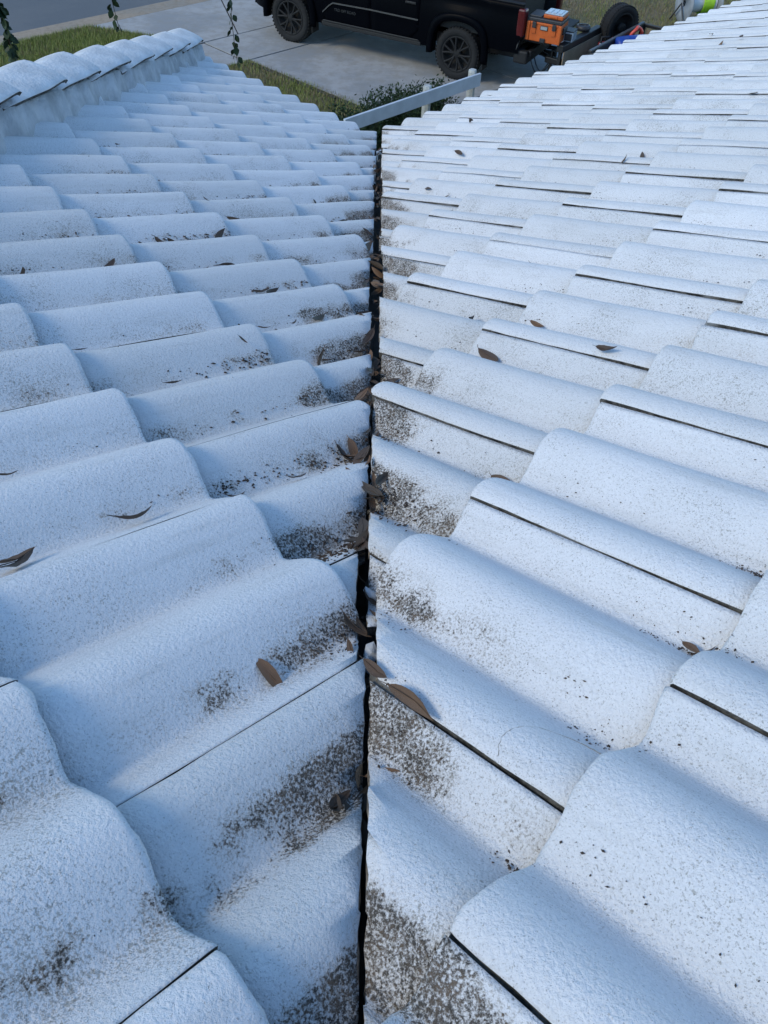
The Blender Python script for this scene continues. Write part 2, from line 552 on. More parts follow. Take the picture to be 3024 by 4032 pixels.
def cut_tile(bm, mw, planes):
    """planes: (co, no) in world; removes the side the normal points to and caps the cut"""
    inv = mw.inverted()
    uvl = bm.loops.layers.uv['tile']
    for co, no in planes:
        lc = inv @ co
        ln = (inv.to_3x3() @ no).normalized()
        geom = list(bm.verts) + list(bm.edges) + list(bm.faces)
        res = bmesh.ops.bisect_plane(bm, geom=geom, dist=1e-6, plane_co=lc, plane_no=ln, clear_outer=True)
        ed = [e for e in res['geom_cut'] if isinstance(e, bmesh.types.BMEdge)]
        if not ed or not bm.faces: continue
        for v in {v for e in ed for v in e.verts}:
            v.co += ln * random.uniform(-.0022, .0006)
        r2 = bmesh.ops.triangle_fill(bm, edges=ed, use_beauty=True, use_dissolve=False)
        for f in r2['geom']:
            if isinstance(f, bmesh.types.BMFace):
                f.material_index = 2; f.smooth = False
                for lp in f.loops: lp[uvl].uv = (-lp.vert.co.x, lp.vert.co.y)
    bmesh.ops.recalc_face_normals(bm, faces=bm.faces)

HIPX = -1.08
n_tiles = 0
def lay_slope(slope, side, krange, keep, clip, shift=Vector((0, 0, 0)), seed=1):
    """lays tiles; keep(k, u) -> bool; clip(rr, centre, k, u) -> list of planes"""
    global n_tiles
    rr = random.Random(seed)
    for k in krange:
        for u in joints(side, k):
            if not keep(k, u): continue
            v = V0 + k * TL
            mw = tile_matrix(side, u, v, shift, rr=rr)
            cs = [mw @ Vector((-x, y, -0.03)) for x in (0, TW + .016) for y in (0, TL + .05)]
            pl = clip(rr, sum(cs, Vector()) / 4, k, u)
            act = []
            dead = False
            for co, no in pl:
                ds = [(c - co).dot(no) for c in cs]
                if min(ds) > -0.012: dead = True
                elif max(ds) > -0.001: act.append((co, no))
            if dead: continue
            if act:
                bm = tile_bm(rr.randint(0, 9999))
                cut_tile(bm, mw, act)
                if len(bm.verts) < 8:
                    bm.free(); continue
                me = bpy.data.meshes.new('roof_tile')
                bm.to_mesh(me); bm.free()
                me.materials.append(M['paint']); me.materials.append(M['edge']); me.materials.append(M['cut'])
            else:
                me = rr.choice(variants)
            o = link('roof_tile', me, slope)
            o.matrix_world = mw
            n_tiles += 1

def deck(side, x0, x1, shift=Vector((0, 0, 0)), ulim=None):
    """underlay sheet of a slope between two plan lines x=const, from the eave up"""
    a, d, n, off = frame(side)
    sgn = 1 if side == 'R' else -1
    ve = V0 + KMAX * TL - 0.03
    vt = V0 - 6.5 * TL
    def pt(x, v):
        # point on the slope with plan x (before shift)
        dx = d.x * v
        u = (x - dx) / a.x
        if ulim is not None: u = min(u, ulim)
        return a * u + d * v + n * (-0.098) + Vector((0, 0, GZ)) + shift
    q = [pt(x0, ve), pt(x1, ve), pt(x1, vt), pt(x0, vt)]
    mb = MB()
    lo = [p - Vector((0, 0, 0.02)) for p in q]
    mb.add(q + lo, [(0, 1, 2, 3), (7, 6, 5, 4), (0, 4, 5, 1), (1, 5, 6, 2), (2, 6, 7, 3), (3, 7, 4, 0)])
    return mb.build('roof_slope', M['deck'], house)

VY = Vector((0, 1, 0))
slopeR = deck('R', 0.0, 9.0)
slopeL = deck('L', 0.0, HIPX)
slopeH = deck('R', -HIPX, -HIPX - 1.6, Vector((2 * HIPX, 0, 0)))

def keepR(k, u):
    j = (u - UR) / TW
    return j <= -1.2 + (k + 1.5) * 2.61 + 6.5 + (1.5 if k < 0 else 0)
def clipR(rr, c, k, u):
    if abs(c.x) > 0.7: return []
    x = cut_x('R', c.y, rr)
    j = (u - UR) / TW
    if k == 0 and j < -1.5: x = 0.0278
    elif k == 0 and j < -0.5: x = 0.034
    elif k == 1 and j < 0: x = 0.0235
    elif k == 1 and j < 1: x = 0.0215
    rot = rr.uniform(-.006, .006)
    return [(Vector((x, c.y, c.z)), Vector((-1, rot, 0)))]
lay_slope(slopeR, 'R', range(KMIN, KMAX + 1), keepR, clipR, seed=11)

def keepL(k, u):
    j = (u - UL) / (TW / 2)
    return j <= -1.69 + (k + 1.365) * 5.15 + 9 and j > -14
def clipL(rr, c, k, u):
    x = cut_x('L', c.y, rr)
    j = (u - UL) / (TW / 2)
    if k == 0 and j < -0.5: x = 0.0240
    elif k == 0 and j < 1.5: x = 0.0150
    elif k == 1 and j < 0.8: x = 0.0105
    elif k == 1 and j < 2.8: x = 0.0200
    rot = rr.uniform(-.006, .006)
    pl = []
    if c.x > -0.6: pl.append((Vector((x, c.y, c.z)), Vector((1, rot, 0))))
    if c.x < -0.5: pl.append((Vector((HIPX + 0.075 + rr.uniform(-.008, .008), c.y, c.z)), Vector((-1, 0, 0))))
    return pl
lay_slope(slopeL, 'L', range(KMIN, KMAX + 1), keepL, clipL, seed=23)

def keepH(k, u): return True
def clipH(rr, c, k, u):
    x = HIPX - 0.075
    return [(Vector((x, c.y, c.z)), Vector((1, 0, 0))), (Vector((HIPX - 0.62, c.y, c.z)), Vector((-1, 0, 0)))]
lay_slope(slopeH, 'R', range(1, KMAX + 1), keepH, clipH, Vector((2 * HIPX, 0, 0)), seed=37)

# valley flashing
mb = MB()
ys = [-5.2 + i * 0.25 for i in range(27)]
vs = []
for y in ys:
    if y > 1.42: y = 1.42
    for x in (-0.16, 0.0, XV, 0.05, 0.21):
        zz = TP * (abs(x - XV) - y) - 0.092 / cP + GZ
        vs.append((x, y, zz))
fs = []
for i in range(len(ys) - 1):
    for j in range(4):
        fs.append((i * 5 + j, i * 5 + j + 1, i * 5 + j + 6, i * 5 + j + 5))
mb.add(vs, fs)
mb.build('valley_flashing', M['flash'], house, recalc=False)

# hip: mortar bed and ridge tiles
hd = Vector((0, 1, -TP)).normalized()
hn = Vector((0, TP, 1)).normalized()
mb = MB()
rr = random.Random(5)
N = 150
secs = []
def mort(y, sgn):
    lump = 0.008 * math.sin(y * 21) + 0.007 * math.sin(y * 47 + 1.3) + rr.uniform(-.007, .007)
    xb = HIPX + sgn * (0.118 + lump)
    xt = HIPX + sgn * (0.098 + lump * .5)
    zb = TP * (abs(HIPX) - sgn * 0.11 * (1 if True else 0) - y) - 0.075 + GZ
    zt = TP * (abs(HIPX) - y) + 0.036 + GZ
    return (xb, zb), (xt, zt)
vs = []; fs = []
for i in range(N + 1):
    y = -1.6 + i * (2.45 + 1.6) / N
    (xb, zb), (xt, zt) = mort(y, 1)
    (xb2, zb2), (xt2, zt2) = mort(y, -1)
    zb2 = zb
    xm, zm = xb * .5 + xt * .5 + 0.004 + rr.uniform(-.003, .003), zb * .5 + zt * .5
    vs += [(xb2, y, zb2), (xt2, y, zt2), (xt, y, zt), (xm, y, zm), (xb, y, zb)]
for i in range(N):
    for j in range(4):
        fs.append((i * 5 + j, i * 5 + j + 1, i * 5 + j + 6, i * 5 + j + 5))
fs += [(0, 1, 2, 3, 4), (N * 5 + 4, N * 5 + 3, N * 5 + 2, N * 5 + 1, N * 5)]
mb.add(vs, fs, 0, True)
ridge = mb.build('hip_ridge', M['mortar'], house)

def ridge_mesh(seed, last=False):
    rr = random.Random(seed)
    mb = MB(); n = 18; rows = [0, .008, .03, .15, .30, .46]
    # local: x across, y uphill from the butt, z up
    vs = []
    for j, s in enumerate(rows):
        f = 1 - 0.17 * s / 0.46
        for i in range(n + 1):
            t = -1 + 2 * i / n
            ang = t * R(78)
            hw = 0.122 * f
            x = hw * math.sin(ang) / math.sin(R(78))
            z = 0.050 * f * (1 - (math.sqrt(t * t + .006) - .0775) / .9256) - 0.032 * s / 0.40
            if j == 0: z -= 0.004
            y = s + (0.003 * math.sin(t * 9 + seed) + rr.uniform(-.0015, .0015) if j == 0 else 0)
            if abs(t) == 1: z += 0.003 * math.sin(s * 31 + seed)
            vs.append((x, y, z))
    m = n + 1; nb = len(vs)
    for j, s in enumerate(rows):
        for i in range(m):
            x, y, z = vs[j * m + i]
            vs.append((x * 0.93, y, z - 0.009))
    top = []; rest = []
    for j in range(len(rows) - 1):
        for i in range(n):
            top.append((j * m + i, j * m + i + 1, (j + 1) * m + i + 1, (j + 1) * m + i))
            rest.append((nb + j * m + i, nb + (j + 1) * m + i, nb + (j + 1) * m + i + 1, nb + j * m + i + 1))
        for i in (0, n):
            rest.append((j * m + i, nb + j * m + i, nb + (j + 1) * m + i, (j + 1) * m + i))
    for j in (0, len(rows) - 1):
        for i in range(n):
            rest.append((j * m + i, nb + j * m + i, nb + j * m + i + 1, j * m + i + 1))
    b = MB(); b.v = vs
    for f in top: b.f.append(list(f)); b.m.append(0); b.sm.append(True)
    for f in rest: b.f.append(list(f)); b.m.append(1); b.sm.append(False)
    return b

cap_y = [2.42, 2.03, 1.66, 1.30, 0.92, 0.53, 0.16, -0.21, -0.58, -0.95, -1.32]
for i, y in enumerate(cap_y):
    o = ridge_mesh(i).build('ridge_tile', [M['cap'], M['edge']], ridge)
    org = Vector((HIPX + random.uniform(-.006, .006), y, TP * (abs(HIPX) - y) + 0.066 + GZ))
    ay = -hd
    az = hn
    ax = ay.cross(az)
    mw = Matrix(((ax.x, ay.x, az.x, org.x), (ax.y, ay.y, az.y, org.y), (ax.z, ay.z, az.z, org.z), (0, 0, 0, 1)))
    o.matrix_world = mw @ Matrix.Rotation(R(random.uniform(-1.2, 1.2)), 4, 'Z') @ Matrix.Rotation(R(random.uniform(-1.5, 1.5)), 4, 'Y')
# starter end plug of mortar under the last cap is part of the mortar bed

# eaves, fascia and walls (below the tiles)
ve = V0 + KMAX * TL
def eave_pt(side, x, back, dz, shift=0.0):
    a, d, n, off = frame(side)
    v = ve - back / cP
    u = (x - shift - d.x * v) / a.x
    p = a * u + d * v
    return Vector((p.x + shift, p.y, p.z + dz + GZ))
def board(side, xa, xb, back, th, z0, z1, name, mat, shift=0.0):
    q = []
    for x, bk in ((xa, back), (xb, back), (xb, back + th), (xa, back + th)):
        q.append(eave_pt(side, x, bk, 0, shift))
    zt = q[0].z
    vs = [(p.x, p.y, zt + z0) for p in q] + [(p.x, p.y, zt + z1) for p in q]
    mb = MB(); mb.add(vs, [(3, 2, 1, 0), (4, 5, 6, 7), (0, 1, 5, 4), (1, 2, 6, 5), (2, 3, 7, 6), (3, 0, 4, 7)])
    return mb.build(name, mat, house)
board('R', 0.06, 9.0, 0.06, 0.03, -0.33, -0.13, 'fascia_board', M['whitewood'])
board('L', -0.01, HIPX + 0.04, 0.06, 0.03, -0.33, -0.13, 'fascia_board', M['whitewood'])
board('R', HIPX - 0.04, HIPX - 1.6, 0.06, 0.03, -0.33, -0.13, 'fascia_board', M['whitewood'], 2 * HIPX)
zt = eave_pt('R', 0, 0.5, 0).z
board('R', 0.55, 9.0, 0.50, 0.2, -zt, -0.30, 'wall', M['stucco'])
board('L', 0.10, HIPX + 0.3, 0.50, 0.2, -zt, -0.30, 'wall', M['stucco'])
board('R', HIPX - 0.3, HIPX - 1.6, 0.50, 0.2, -zt, -0.30, 'wall', M['stucco'], 2 * HIPX)

# cracked corner of one tile near the camera
crk = [(-1.4560, -1.7515), (-1.449, -1.746), (-1.440, -1.743), (-1.428, -1.745), (-1.420, -1.748), (-1.412, -1.752), (-1.406, -1.758), (-1.397, -1.772), (-1.3915, -1.782), (-1.389, -1.791), (-1.386, -1.806), (-1.384, -1.822)]
mb = MB(); pts = []
for i in range(len(crk) - 1):
    for f in (0, .25, .5, .75):
        u = crk[i][0] * (1 - f) + crk[i + 1][0] * f + random.uniform(-.0006, .0006)
        v = crk[i][1] * (1 - f) + crk[i + 1][1] * f + random.uniform(-.0006, .0006)
        pts.append((surf('R', u, v)[0] + nR * 0.0004, random.uniform(.0002, .0007)))
vs = []
for i, (p, hw) in enumerate(pts):
    q = pts[min(i + 1, len(pts) - 1)][0] - pts[max(i - 1, 0)][0]
    sd = q.cross(nR).normalized()
    vs += [p - sd * hw, p + nR * 0.0005, p + sd * hw, p - nR * 0.002]
fs = []
for i in range(len(pts) - 1):
    for j in range(4):
        fs.append((i * 4 + j, i * 4 + (j + 1) % 4, i * 4 + 4 + (j + 1) % 4, i * 4 + 4 + j))
mb.add(vs, fs)
mb.build('crack', simple('hairline_crack', (0.30, 0.285, 0.25), 0.95), house)

# ------------------------------------------------------------------ ground, street, driveway
def AB(a, b, z=0.0):
    p = aR * a + aL * b                      # aL points to the street here
    return (p.x, p.y, z)
def sheet(name, poly, z, mat, th=0.0, parent=None, kind='structure', bev=0.0):
    bm = bmesh.new()
    vs = [bm.verts.new(AB(a, b, z)) for a, b in poly]
    f = bm.faces.new(vs)
    if f.normal.z < 0 or True:
        bmesh.ops.recalc_face_normals(bm, faces=[f])
        f.normal_update()
        if f.normal.z < 0: f.normal_flip()
    if th:
        r = bmesh.ops.extrude_face_region(bm, geom=[f])
        for v in r['geom']:
            if isinstance(v, bmesh.types.BMVert): v.co.z -= th
        bmesh.ops.recalc_face_normals(bm, faces=bm.faces)
    me = bpy.data.meshes.new(name)
    bm.to_mesh(me); bm.free()
    o = link(name, me, parent, mat)
    if kind and parent is None: tag(o, kind=kind)
    return o
sheet('ground', [(-900, -900), (900, -900), (900, 900), (-900, 900)], -0.02, M['soil'])
sheet('road', [(-400, 14.6), (400, 14.6), (400, 22.5), (-400, 22.5)], -0.012, M['asphalt'])
kb = sheet('kerb', [(-400, 14.12), (400, 14.12), (400, 14.6), (-400, 14.6)], 0.004, M['kerb'], 0.06)
# driveway of separate concrete slabs with dark joints
drive = sheet('driveway', [(7.66, 3.5), (13.3, 3.5), (13.3, 14.1), (6.42, 14.1), (7.40, 12.2), (7.5, 11.0)], -0.008, M['joint'])
tag(drive, kind='structure')
g = 0.017
slabs = []
for (b0, b1) in ((3.5, 7.1), (7.1, 10.83)):
    for (a0, a1) in ((7.68, 10.6), (10.6, 13.3)):
        slabs.append([(a0 + g, b0 + g), (a1 - g, b0 + g), (a1 - g, b1 - g), (a0 + g - (0.1 if (a0 < 8 and b1 > 10) else 0), b1 - g)])
for (a0, a1) in ((7.50, 10.4), (10.4, 13.3)):
    slabs.append([(a0 + g, 10.83 + g), (a1 - g, 10.83 + g), (a1 - g, 12.07 - g), (a0 + g, 12.07 - g)])
slabs.append([(7.42 + g, 12.07 + g), (8.30 - g, 12.07 + g), (9.40 - g, 14.12 - g), (6.38 + g, 14.12 - g)])
slabs.append([(8.30 + g, 12.07 + g), (13.3, 12.07 + g), (13.8, 14.12 - g), (9.40 + g, 14.12 - g)])
for p in slabs:
    sheet('slab', p, 0.006 + random.uniform(-.002, .002), M['concrete'], 0.05, drive)
walk = sheet('sidewalk', [(-60, 10.85), (7.49, 10.85), (7.49, 12.05), (-60, 12.05)], -0.004, M['concrete'], 0.03)
walk2 = sheet('sidewalk', [(13.32, 10.85), (80, 10.85), (80, 12.05), (13.32, 12.05)], -0.004, M['concrete'], 0.03)

# grass blades
def grass(name, label, regions, mats, seed):
    r = np.random.default_rng(seed)
    V = []; mi = []
    for (poly, count, hh, dryp, patchy) in regions:
        poly = np.array(poly, float)
        lo, hi = poly.min(0), poly.max(0)
        pts = r.uniform(lo, hi, (count * 2, 2))
        inside = np.zeros(len(pts), bool)
        j = len(poly) - 1
        for i in range(len(poly)):
            xi, yi = poly[i]; xj, yj = poly[j]
            c = ((yi > pts[:, 1]) != (yj > pts[:, 1])) & (pts[:, 0] < (xj - xi) * (pts[:, 1] - yi) / (yj - yi + 1e-12) + xi)
            inside ^= c
            j = i
        pts = pts[inside][:count]
        n = len(pts)
        patch = 0.5 + 0.25 * np.sin(pts[:, 0] * 3.1 + 1.7 * np.sin(pts[:, 1] * 2.3)) + 0.25 * np.sin(pts[:, 1] * 4.3 + 2 * np.sin(pts[:, 0] * 1.9))
        keep = r.random(n) < (1 - patchy * patch)
        pts = pts[keep]; patch = patch[keep]; n = len(pts)
        h = hh * r.uniform(0.5, 1.3, n)
        ang = r.uniform(0, 2 * np.pi, n)
        lean = r.uniform(0.1, 0.9, n) * h
        wd = r.uniform(0.003, 0.006, n) * (1 + 3 * hh)
        X = pts[:, 0] * S2 - pts[:, 1] * S2
        Y = pts[:, 0] * S2 + pts[:, 1] * S2
        dx, dy = np.cos(ang), np.sin(ang)
        p0 = np.stack([X - dy * wd, Y + dx * wd, np.full(n, -0.025)], -1)
        p1 = np.stack([X + dy * wd, Y - dx * wd, np.full(n, -0.025)], -1)
        p2 = np.stack([X + dx * lean, Y + dy * lean, h], -1)
        V.append(np.stack([p0, p1, p2], 1).reshape(-1, 3))
        mi.append((r.random(n) < dryp * (0.4 + 1.2 * patch)).astype(np.int32))
    V = np.concatenate(V); mi = np.concatenate(mi)
    nf = len(mi)
    me = bpy.data.meshes.new(name)
    me.vertices.add(len(V)); me.vertices.foreach_set('co', V.ravel())
    me.loops.add(nf * 3); me.loops.foreach_set('vertex_index', np.arange(nf * 3, dtype=np.int32))
    me.polygons.add(nf)
    me.polygons.foreach_set('loop_start', np.arange(0, nf * 3, 3, dtype=np.int32))
    me.polygons.foreach_set('loop_total', np.full(nf, 3, dtype=np.int32))
    for m in mats: me.materials.append(m)
    me.polygons.foreach_set('material_index', mi)
    me.update(); me.validate()
    o = link(name, me)
    return tag(o, label, 'grass', kind='stuff')
GM = [M['grass_green'], M['grass_dry']]
grass('grass', 'green grass verge between sidewalk and street kerb', [([(1.5, 12.06), (7.40, 12.06), (6.38, 14.13), (1.5, 14.13)], 60000, 0.065, 0.18, 0.1)], GM, 1)
grass('grass', 'patchy half dry lawn beside the driveway', [([(4.2, 6.0), (7.74, 6.0), (7.74, 8.4), (7.58, 10.86), (2.5, 10.86)], 52000, 0.05, 0.55, 0.35)], GM, 2)
grass('grass', 'dry patchy lawn behind the trailer', [([(13.34, 4.0), (22, 0.0), (26, 8.0), (20, 12.05), (13.34, 10.8)], 90000, 0.05, 0.75, 0.5)], GM, 3)

# ------------------------------------------------------------------ fence in front of the house
fence = empty('rail_fence', AB(6.6, 5.82, 0))
fo = Vector(AB(6.6, 5.82, 0))
fx_, fy_ = aR.copy(), aL.copy()              # along the fence, towards the street
frot = Matrix(((fx_.x, fy_.x, 0), (fx_.y, fy_.y, 0), (0, 0, 1)))
fence.rotation_euler = frot.to_euler()
for px_, h in ((0.22, 1.075), (1.14, 1.085)):
    mb = MB()
    n = 8
    prof_ = [(0.052, -0.05), (0.052, h - 0.03), (0.047, h - 0.008), (0.036, h)]
    vs = []
    for r_, z in prof_:
        for j in range(n):
            t = 2 * math.pi * (j + .5) / n
            k = 1.08 if j % 2 else 1.0
            vs.append((px_ + r_ * 1.15 * k * math.cos(t), 0.065 + r_ * 1.15 * k * math.sin(t), z))
    fs = [(i * n + j, i * n + (j + 1) % n, (i + 1) * n + (j + 1) % n, (i + 1) * n + j) for i in range(3) for j in range(n)]
    fs.append(tuple(range(3 * n, 4 * n)))
    mb.add(vs, fs)
    mb.build('post', M['post'], fence)
for z, hh in ((0.965, 0.165), (0.42, 0.15)):
    mb = MB()
    mb.bbox((-0.08, -0.022, z), (2.58, 0.038, hh), 0.004)
    mb.build('rail', M['whitewood'], fence)
tag(fence, 'low white wooden rail fence with two short posts beside the driveway', 'fence')

# ------------------------------------------------------------------ shrubs behind the fence
def leaf_cloud(mb, pts, size, rr, wide=0.45):
    for p in pts:
        d = Vector((rr.gauss(0, 1), rr.gauss(0, 1), rr.gauss(0.4, 1))).normalized()
        e = d.cross(Vector((rr.gauss(0, 1), rr.gauss(0, 1), rr.gauss(0, 1)))).normalized()
        L = size * rr.uniform(.6, 1.3); W_ = L * wide
        nn = d.cross(e) * L * 0.12
        p = Vector(p)
        mb.add([p, p + d * L * .5 + e * W_ * .5 - nn, p + d * L, p + d * L * .5 - e * W_ * .5 - nn], [(0, 1, 2), (0, 2, 3)])
def shrub(a, b, w_, h, label, seed, n=1500):
    rr = random.Random(seed)
    root = empty('shrub', AB(a, b, 0))
    st = MB(); lf = MB(); pts = []
    for i in range(26):
        ang = rr.uniform(0, 6.28); rad = w_ * math.sqrt(rr.random()) * 0.9
        top = Vector((rad * math.cos(ang), rad * math.sin(ang), h * (1 - 0.35 * (rad / w_) ** 2) * rr.uniform(.65, 1.12)))
        base = Vector((top.x * .3, top.y * .3, -0.03))
        mid_ = base.lerp(top, .55) + Vector((rr.uniform(-.04, .04), rr.uniform(-.04, .04), .05))
        st.tube([base, mid_, top], [.008, .006, .002], 5)
        for k in range(n // 26):
            f = rr.random() ** .6
            q = base.lerp(mid_, f * 2) if f < .5 else mid_.lerp(top, f * 2 - 1)
            s_ = 0.10 * (1.25 - f * .6)
            pts.append(q + Vector((rr.gauss(0, s_), rr.gauss(0, s_), rr.gauss(0, s_ * .6))))
    pts = [p if p.z > 0.01 else Vector((p.x, p.y, .02)) for p in pts]
    leaf_cloud(lf, pts, 0.05, rr)
    st.build('stem', M['bark'], root)
    lf.build('foliage', M['shrub'], root, recalc=False)
    tag(root, label, 'shrub', 'shrubs along the rail fence')
shrub(5.35, 6.40, .45, .80, 'small leafy green shrub at the house end of the fence', 1, 3800)
shrub(6.00, 6.42, .46, .92, 'leafy green shrub second from the house behind the fence', 2, 4200)
shrub(6.60, 6.40, .45, .95, 'dense green shrub behind the middle of the rail', 3, 4600)
shrub(7.10, 6.36, .42, .98, 'green shrub behind the last two fence posts', 4, 4200)
shrub(7.52, 6.34, .32, .88, 'green shrub against the driveway next to the truck tyre', 5, 3000)

# ------------------------------------------------------------------ tree and hanging vines
tree = empty('shade_tree', (-5.4, 5.6, 0))
mb = MB()
mb.tube([(0, 0, -.1), (.05, .02, 1.2), (-.03, .05, 2.6), (.1, 0, 4.0), (.2, -.1, 5.2), (.1, 0, 6.6)], [.24, .19, .17, .14, .10, .04], 10)
mb.build('trunk', M['bark'], tree)
for pts, rads in (
    ([(.1, 0, 4.0), (1.2, -.55, 4.75), (2.4, -.95, 4.95), (3.4, -.8, 4.95), (4.35, -.62, 4.85)], [.10, .07, .05, .03, .012]),
    ([(.15, -.05, 4.6), (-1.0, .9, 5.6), (-1.7, 1.6, 6.4)], [.08, .05, .02]),
    ([(.1, 0, 5.2), (.7, 1.1, 6.2), (1.0, 1.9, 6.9)], [.07, .04, .015])):
    b = MB(); b.tube(pts, rads, 8); b.build('branch', M['bark'], tree)
rr = random.Random(44)
cr = MB(); pts = []
for c0, s0, n in (((-1.5, 1.5, 6.5), .7, 700), ((1.0, 1.8, 6.9), .7, 700), ((0.1, 0, 6.9), .8, 800), ((2.5, -.9, 5.25), .25, 150)):
    for i in range(n): pts.append(Vector((c0[0] + rr.gauss(0, s0), c0[1] + rr.gauss(0, s0), c0[2] + rr.gauss(0, s0 * .6))))
leaf_cloud(cr, pts, 0.10, rr)
cr.build('crown', M['vine'], tree, recalc=False)
tag(tree, 'small street tree whose low branch carries the hanging vines', 'tree')

def vine(bottom, top_z, n, size, spread, label, seed, bare=0.0):
    rr = random.Random(seed)
    x, y, z = bottom
    root = empty('hanging_vine', (x, y, z))
    H = top_z - z
    st = []
    for i in range(14):
        f = i / 13
        st.append(Vector((.018 * math.sin(f * 11 + seed), .018 * math.cos(f * 9 + seed), f * H)))
    mb = MB(); mb.tube(st, [.0025 + .002 * i / 13 for i in range(14)], 5)
    mb.build('stem', M['bark'], root)
    lf = MB()
    for i in range(n):
        f = (i + rr.random()) / n
        if f * H > bare and rr.random() < .75 and bare: continue
        k = f * 13; i0 = min(int(k), 12)
        p = st[i0].lerp(st[i0 + 1], k - i0)
        az = rr.uniform(0, 6.28)
        L = size * rr.uniform(.6, 1.25); Wd = L * rr.uniform(.30, .42)
        out = Vector((math.cos(az), math.sin(az), 0))
        d = (out * rr.uniform(.25, 1.0) * spread + Vector((0, 0, -1)) * rr.uniform(.5, 1.1)).normalized()
        e = d.cross(Vector((rr.gauss(0, 1), rr.gauss(0, 1), rr.gauss(0, .4)))).normalized()
        nn = d.cross(e)
        q = p + out * rr.uniform(.0, .02)
        pts = [q]
        prof_ = [(.15, .55), (.4, 1.0), (.7, .7)]
        for a_, b_ in prof_: pts.append(q + d * L * a_ + e * Wd * b_ - nn * L * .1 * a_)
        pts.append(q + d * L)
        for a_, b_ in prof_[::-1]: pts.append(q + d * L * a_ - e * Wd * b_ - nn * L * .1 * a_)
        lf.add(pts, [(0, 1, 7), (1, 2, 6, 7), (2, 3, 5, 6), (3, 4, 5)])
    lf.build('foliage', M['vine'], root, recalc=False)
    tag(root, label, 'vine', 'vines hanging into view at the top')
vine((-2.93, 4.50, 2.68), 4.95, 260, .085, 1.0, 'thick leafy vine hanging over the verge, leftmost of three', 1)
vine((-2.14, 4.85, 2.80), 4.93, 85, .062, .6, 'short thin vine hanging in front of the kerb, middle of three', 2, .38)
vine((-1.20, 4.98, 2.53), 4.86, 90, .060, .6, 'thin vine hanging over the driveway corner, nearest the truck', 3, .62)

# ------------------------------------------------------------------ pickup truck
M['carpaint'] = NT('dark_blue_black_paint')
_m = M['carpaint']; _m.base((0.002, 0.0025, 0.004)); _m.b.inputs['Roughness'].default_value = 0.35
_m.b.inputs['Specular IOR Level'].default_value = 0.10
_m.b.inputs['IOR'].default_value = 1.22
_m.b.inputs['Coat Weight'].default_value = 0.0; _m.b.inputs['Coat Roughness'].default_value = 0.04
M['carpaint'] = _m.mat
M['blackplastic'] = simple('black_plastic', (0.006, 0.006, 0.007), 0.65, (0.009, 0.009, 0.009), 20)
M['tyre'] = simple('tyre_rubber', (0.008, 0.008, 0.009), 0.9, (0.013, 0.013, 0.013), 14)
M['rim'] = simple('dark_wheel', (0.004, 0.0042, 0.005), 0.75, (0.003, 0.003, 0.0035), 14)
M['chrome'] = simple('bright_trim', (0.5, 0.5, 0.5), 0.25, (0.45, 0.45, 0.46), 14, metal=0.9)
M['trim_glint'] = simple('grey_trim_glint', (0.065, 0.064, 0.06), 0.5, (0.05, 0.05, 0.05), 9)  # grey for real trim and for the painted light streaks on doors and sill
M['glass'] = NT('tinted_glass'); _m = M['glass']; _m.base((0.01, 0.012, 0.014)); _m.b.inputs['Roughness'].default_value = 0.05
M['glass'] = _m.mat
M['redlens'] = simple('red_lens', (0.10, 0.008, 0.009), 0.3, (0.07, 0.006, 0.007), 30, coat=0.1)
M['headlens'] = simple('clear_lens', (0.5, 0.5, 0.52), 0.15, (0.45, 0.45, 0.46), 20, coat=0.5)

fxT = Vector((-0.879, 0.477, 0)).normalized()
latT = Vector((0, 0, 1)).cross(fxT)
tr0 = Vector((1.303, 12.46, 0)) - latT * 0.93
truck = empty('pickup_truck', tr0, math.atan2(fxT.y, fxT.x))
WB = 3.363
def arch(x, c, r=0.475, h=0.97):
    """lower body edge near a wheel centre"""
    d = abs(x - c)
    if d >= r + 0.02: return None
    return 0.40 + math.sqrt(max(0, 1 - (d / (r + 0.02)) ** 4)) * (h - 0.42)
def low(x):
    for c in (0, WB):
        a_ = arch(x, c)
        if a_ is not None: return a_
    if x < -0.5: return 0.60
    if x > WB + .5: return 0.45
    return 0.42
def ybody(x, z):
    y = 0.885 + 0.035 * math.sin(max(0, min(1, (z - .4) / .75)) * math.pi)
    for c in (0, WB):
        d = abs(x - c)
        if d < 0.75: y += 0.045 * (0.5 + 0.5 * math.cos(d / .75 * math.pi)) * (1 if z < 1.02 else max(0, 1 - (z - 1.02) / .12))
    if x > WB + .35: y -= 0.55 * ((x - WB - .35) / .62) ** 2.2 * 0.5
    return y
def top(x):
    if x < 0.95: return 1.27
    if x < 2.7: return 1.16
    return 1.16 - 0.05 * ((x - 2.7) / 1.6)
xs = np.unique(np.round(np.concatenate([np.linspace(-1.08, 4.30, 90), [c + s * v for c in (0, WB) for s in (-1, 1) for v in (.30, .38, .43, .46, .48, .49, .496)]]), 4))
mb = MB(); NZ = 12
for sgn in (1, -1):
    vs = []
    for x in xs:
        l_, t_ = low(x), top(x)
        for j in range(NZ + 1):
            z = l_ + (t_ - l_) * j / NZ
            vs.append((x, sgn * ybody(x, z), z))
        vs.append((x, sgn * (ybody(x, t_) - .05), t_ + .012))
    m_ = NZ + 2
    fs = [(i * m_ + j, (i + 1) * m_ + j, (i + 1) * m_ + j + 1, i * m_ + j + 1) for i in range(len(xs) - 1) for j in range(m_ - 1)]
    if sgn < 0: fs = [f[::-1] for f in fs]
    mb.add(vs, fs, 0, True)
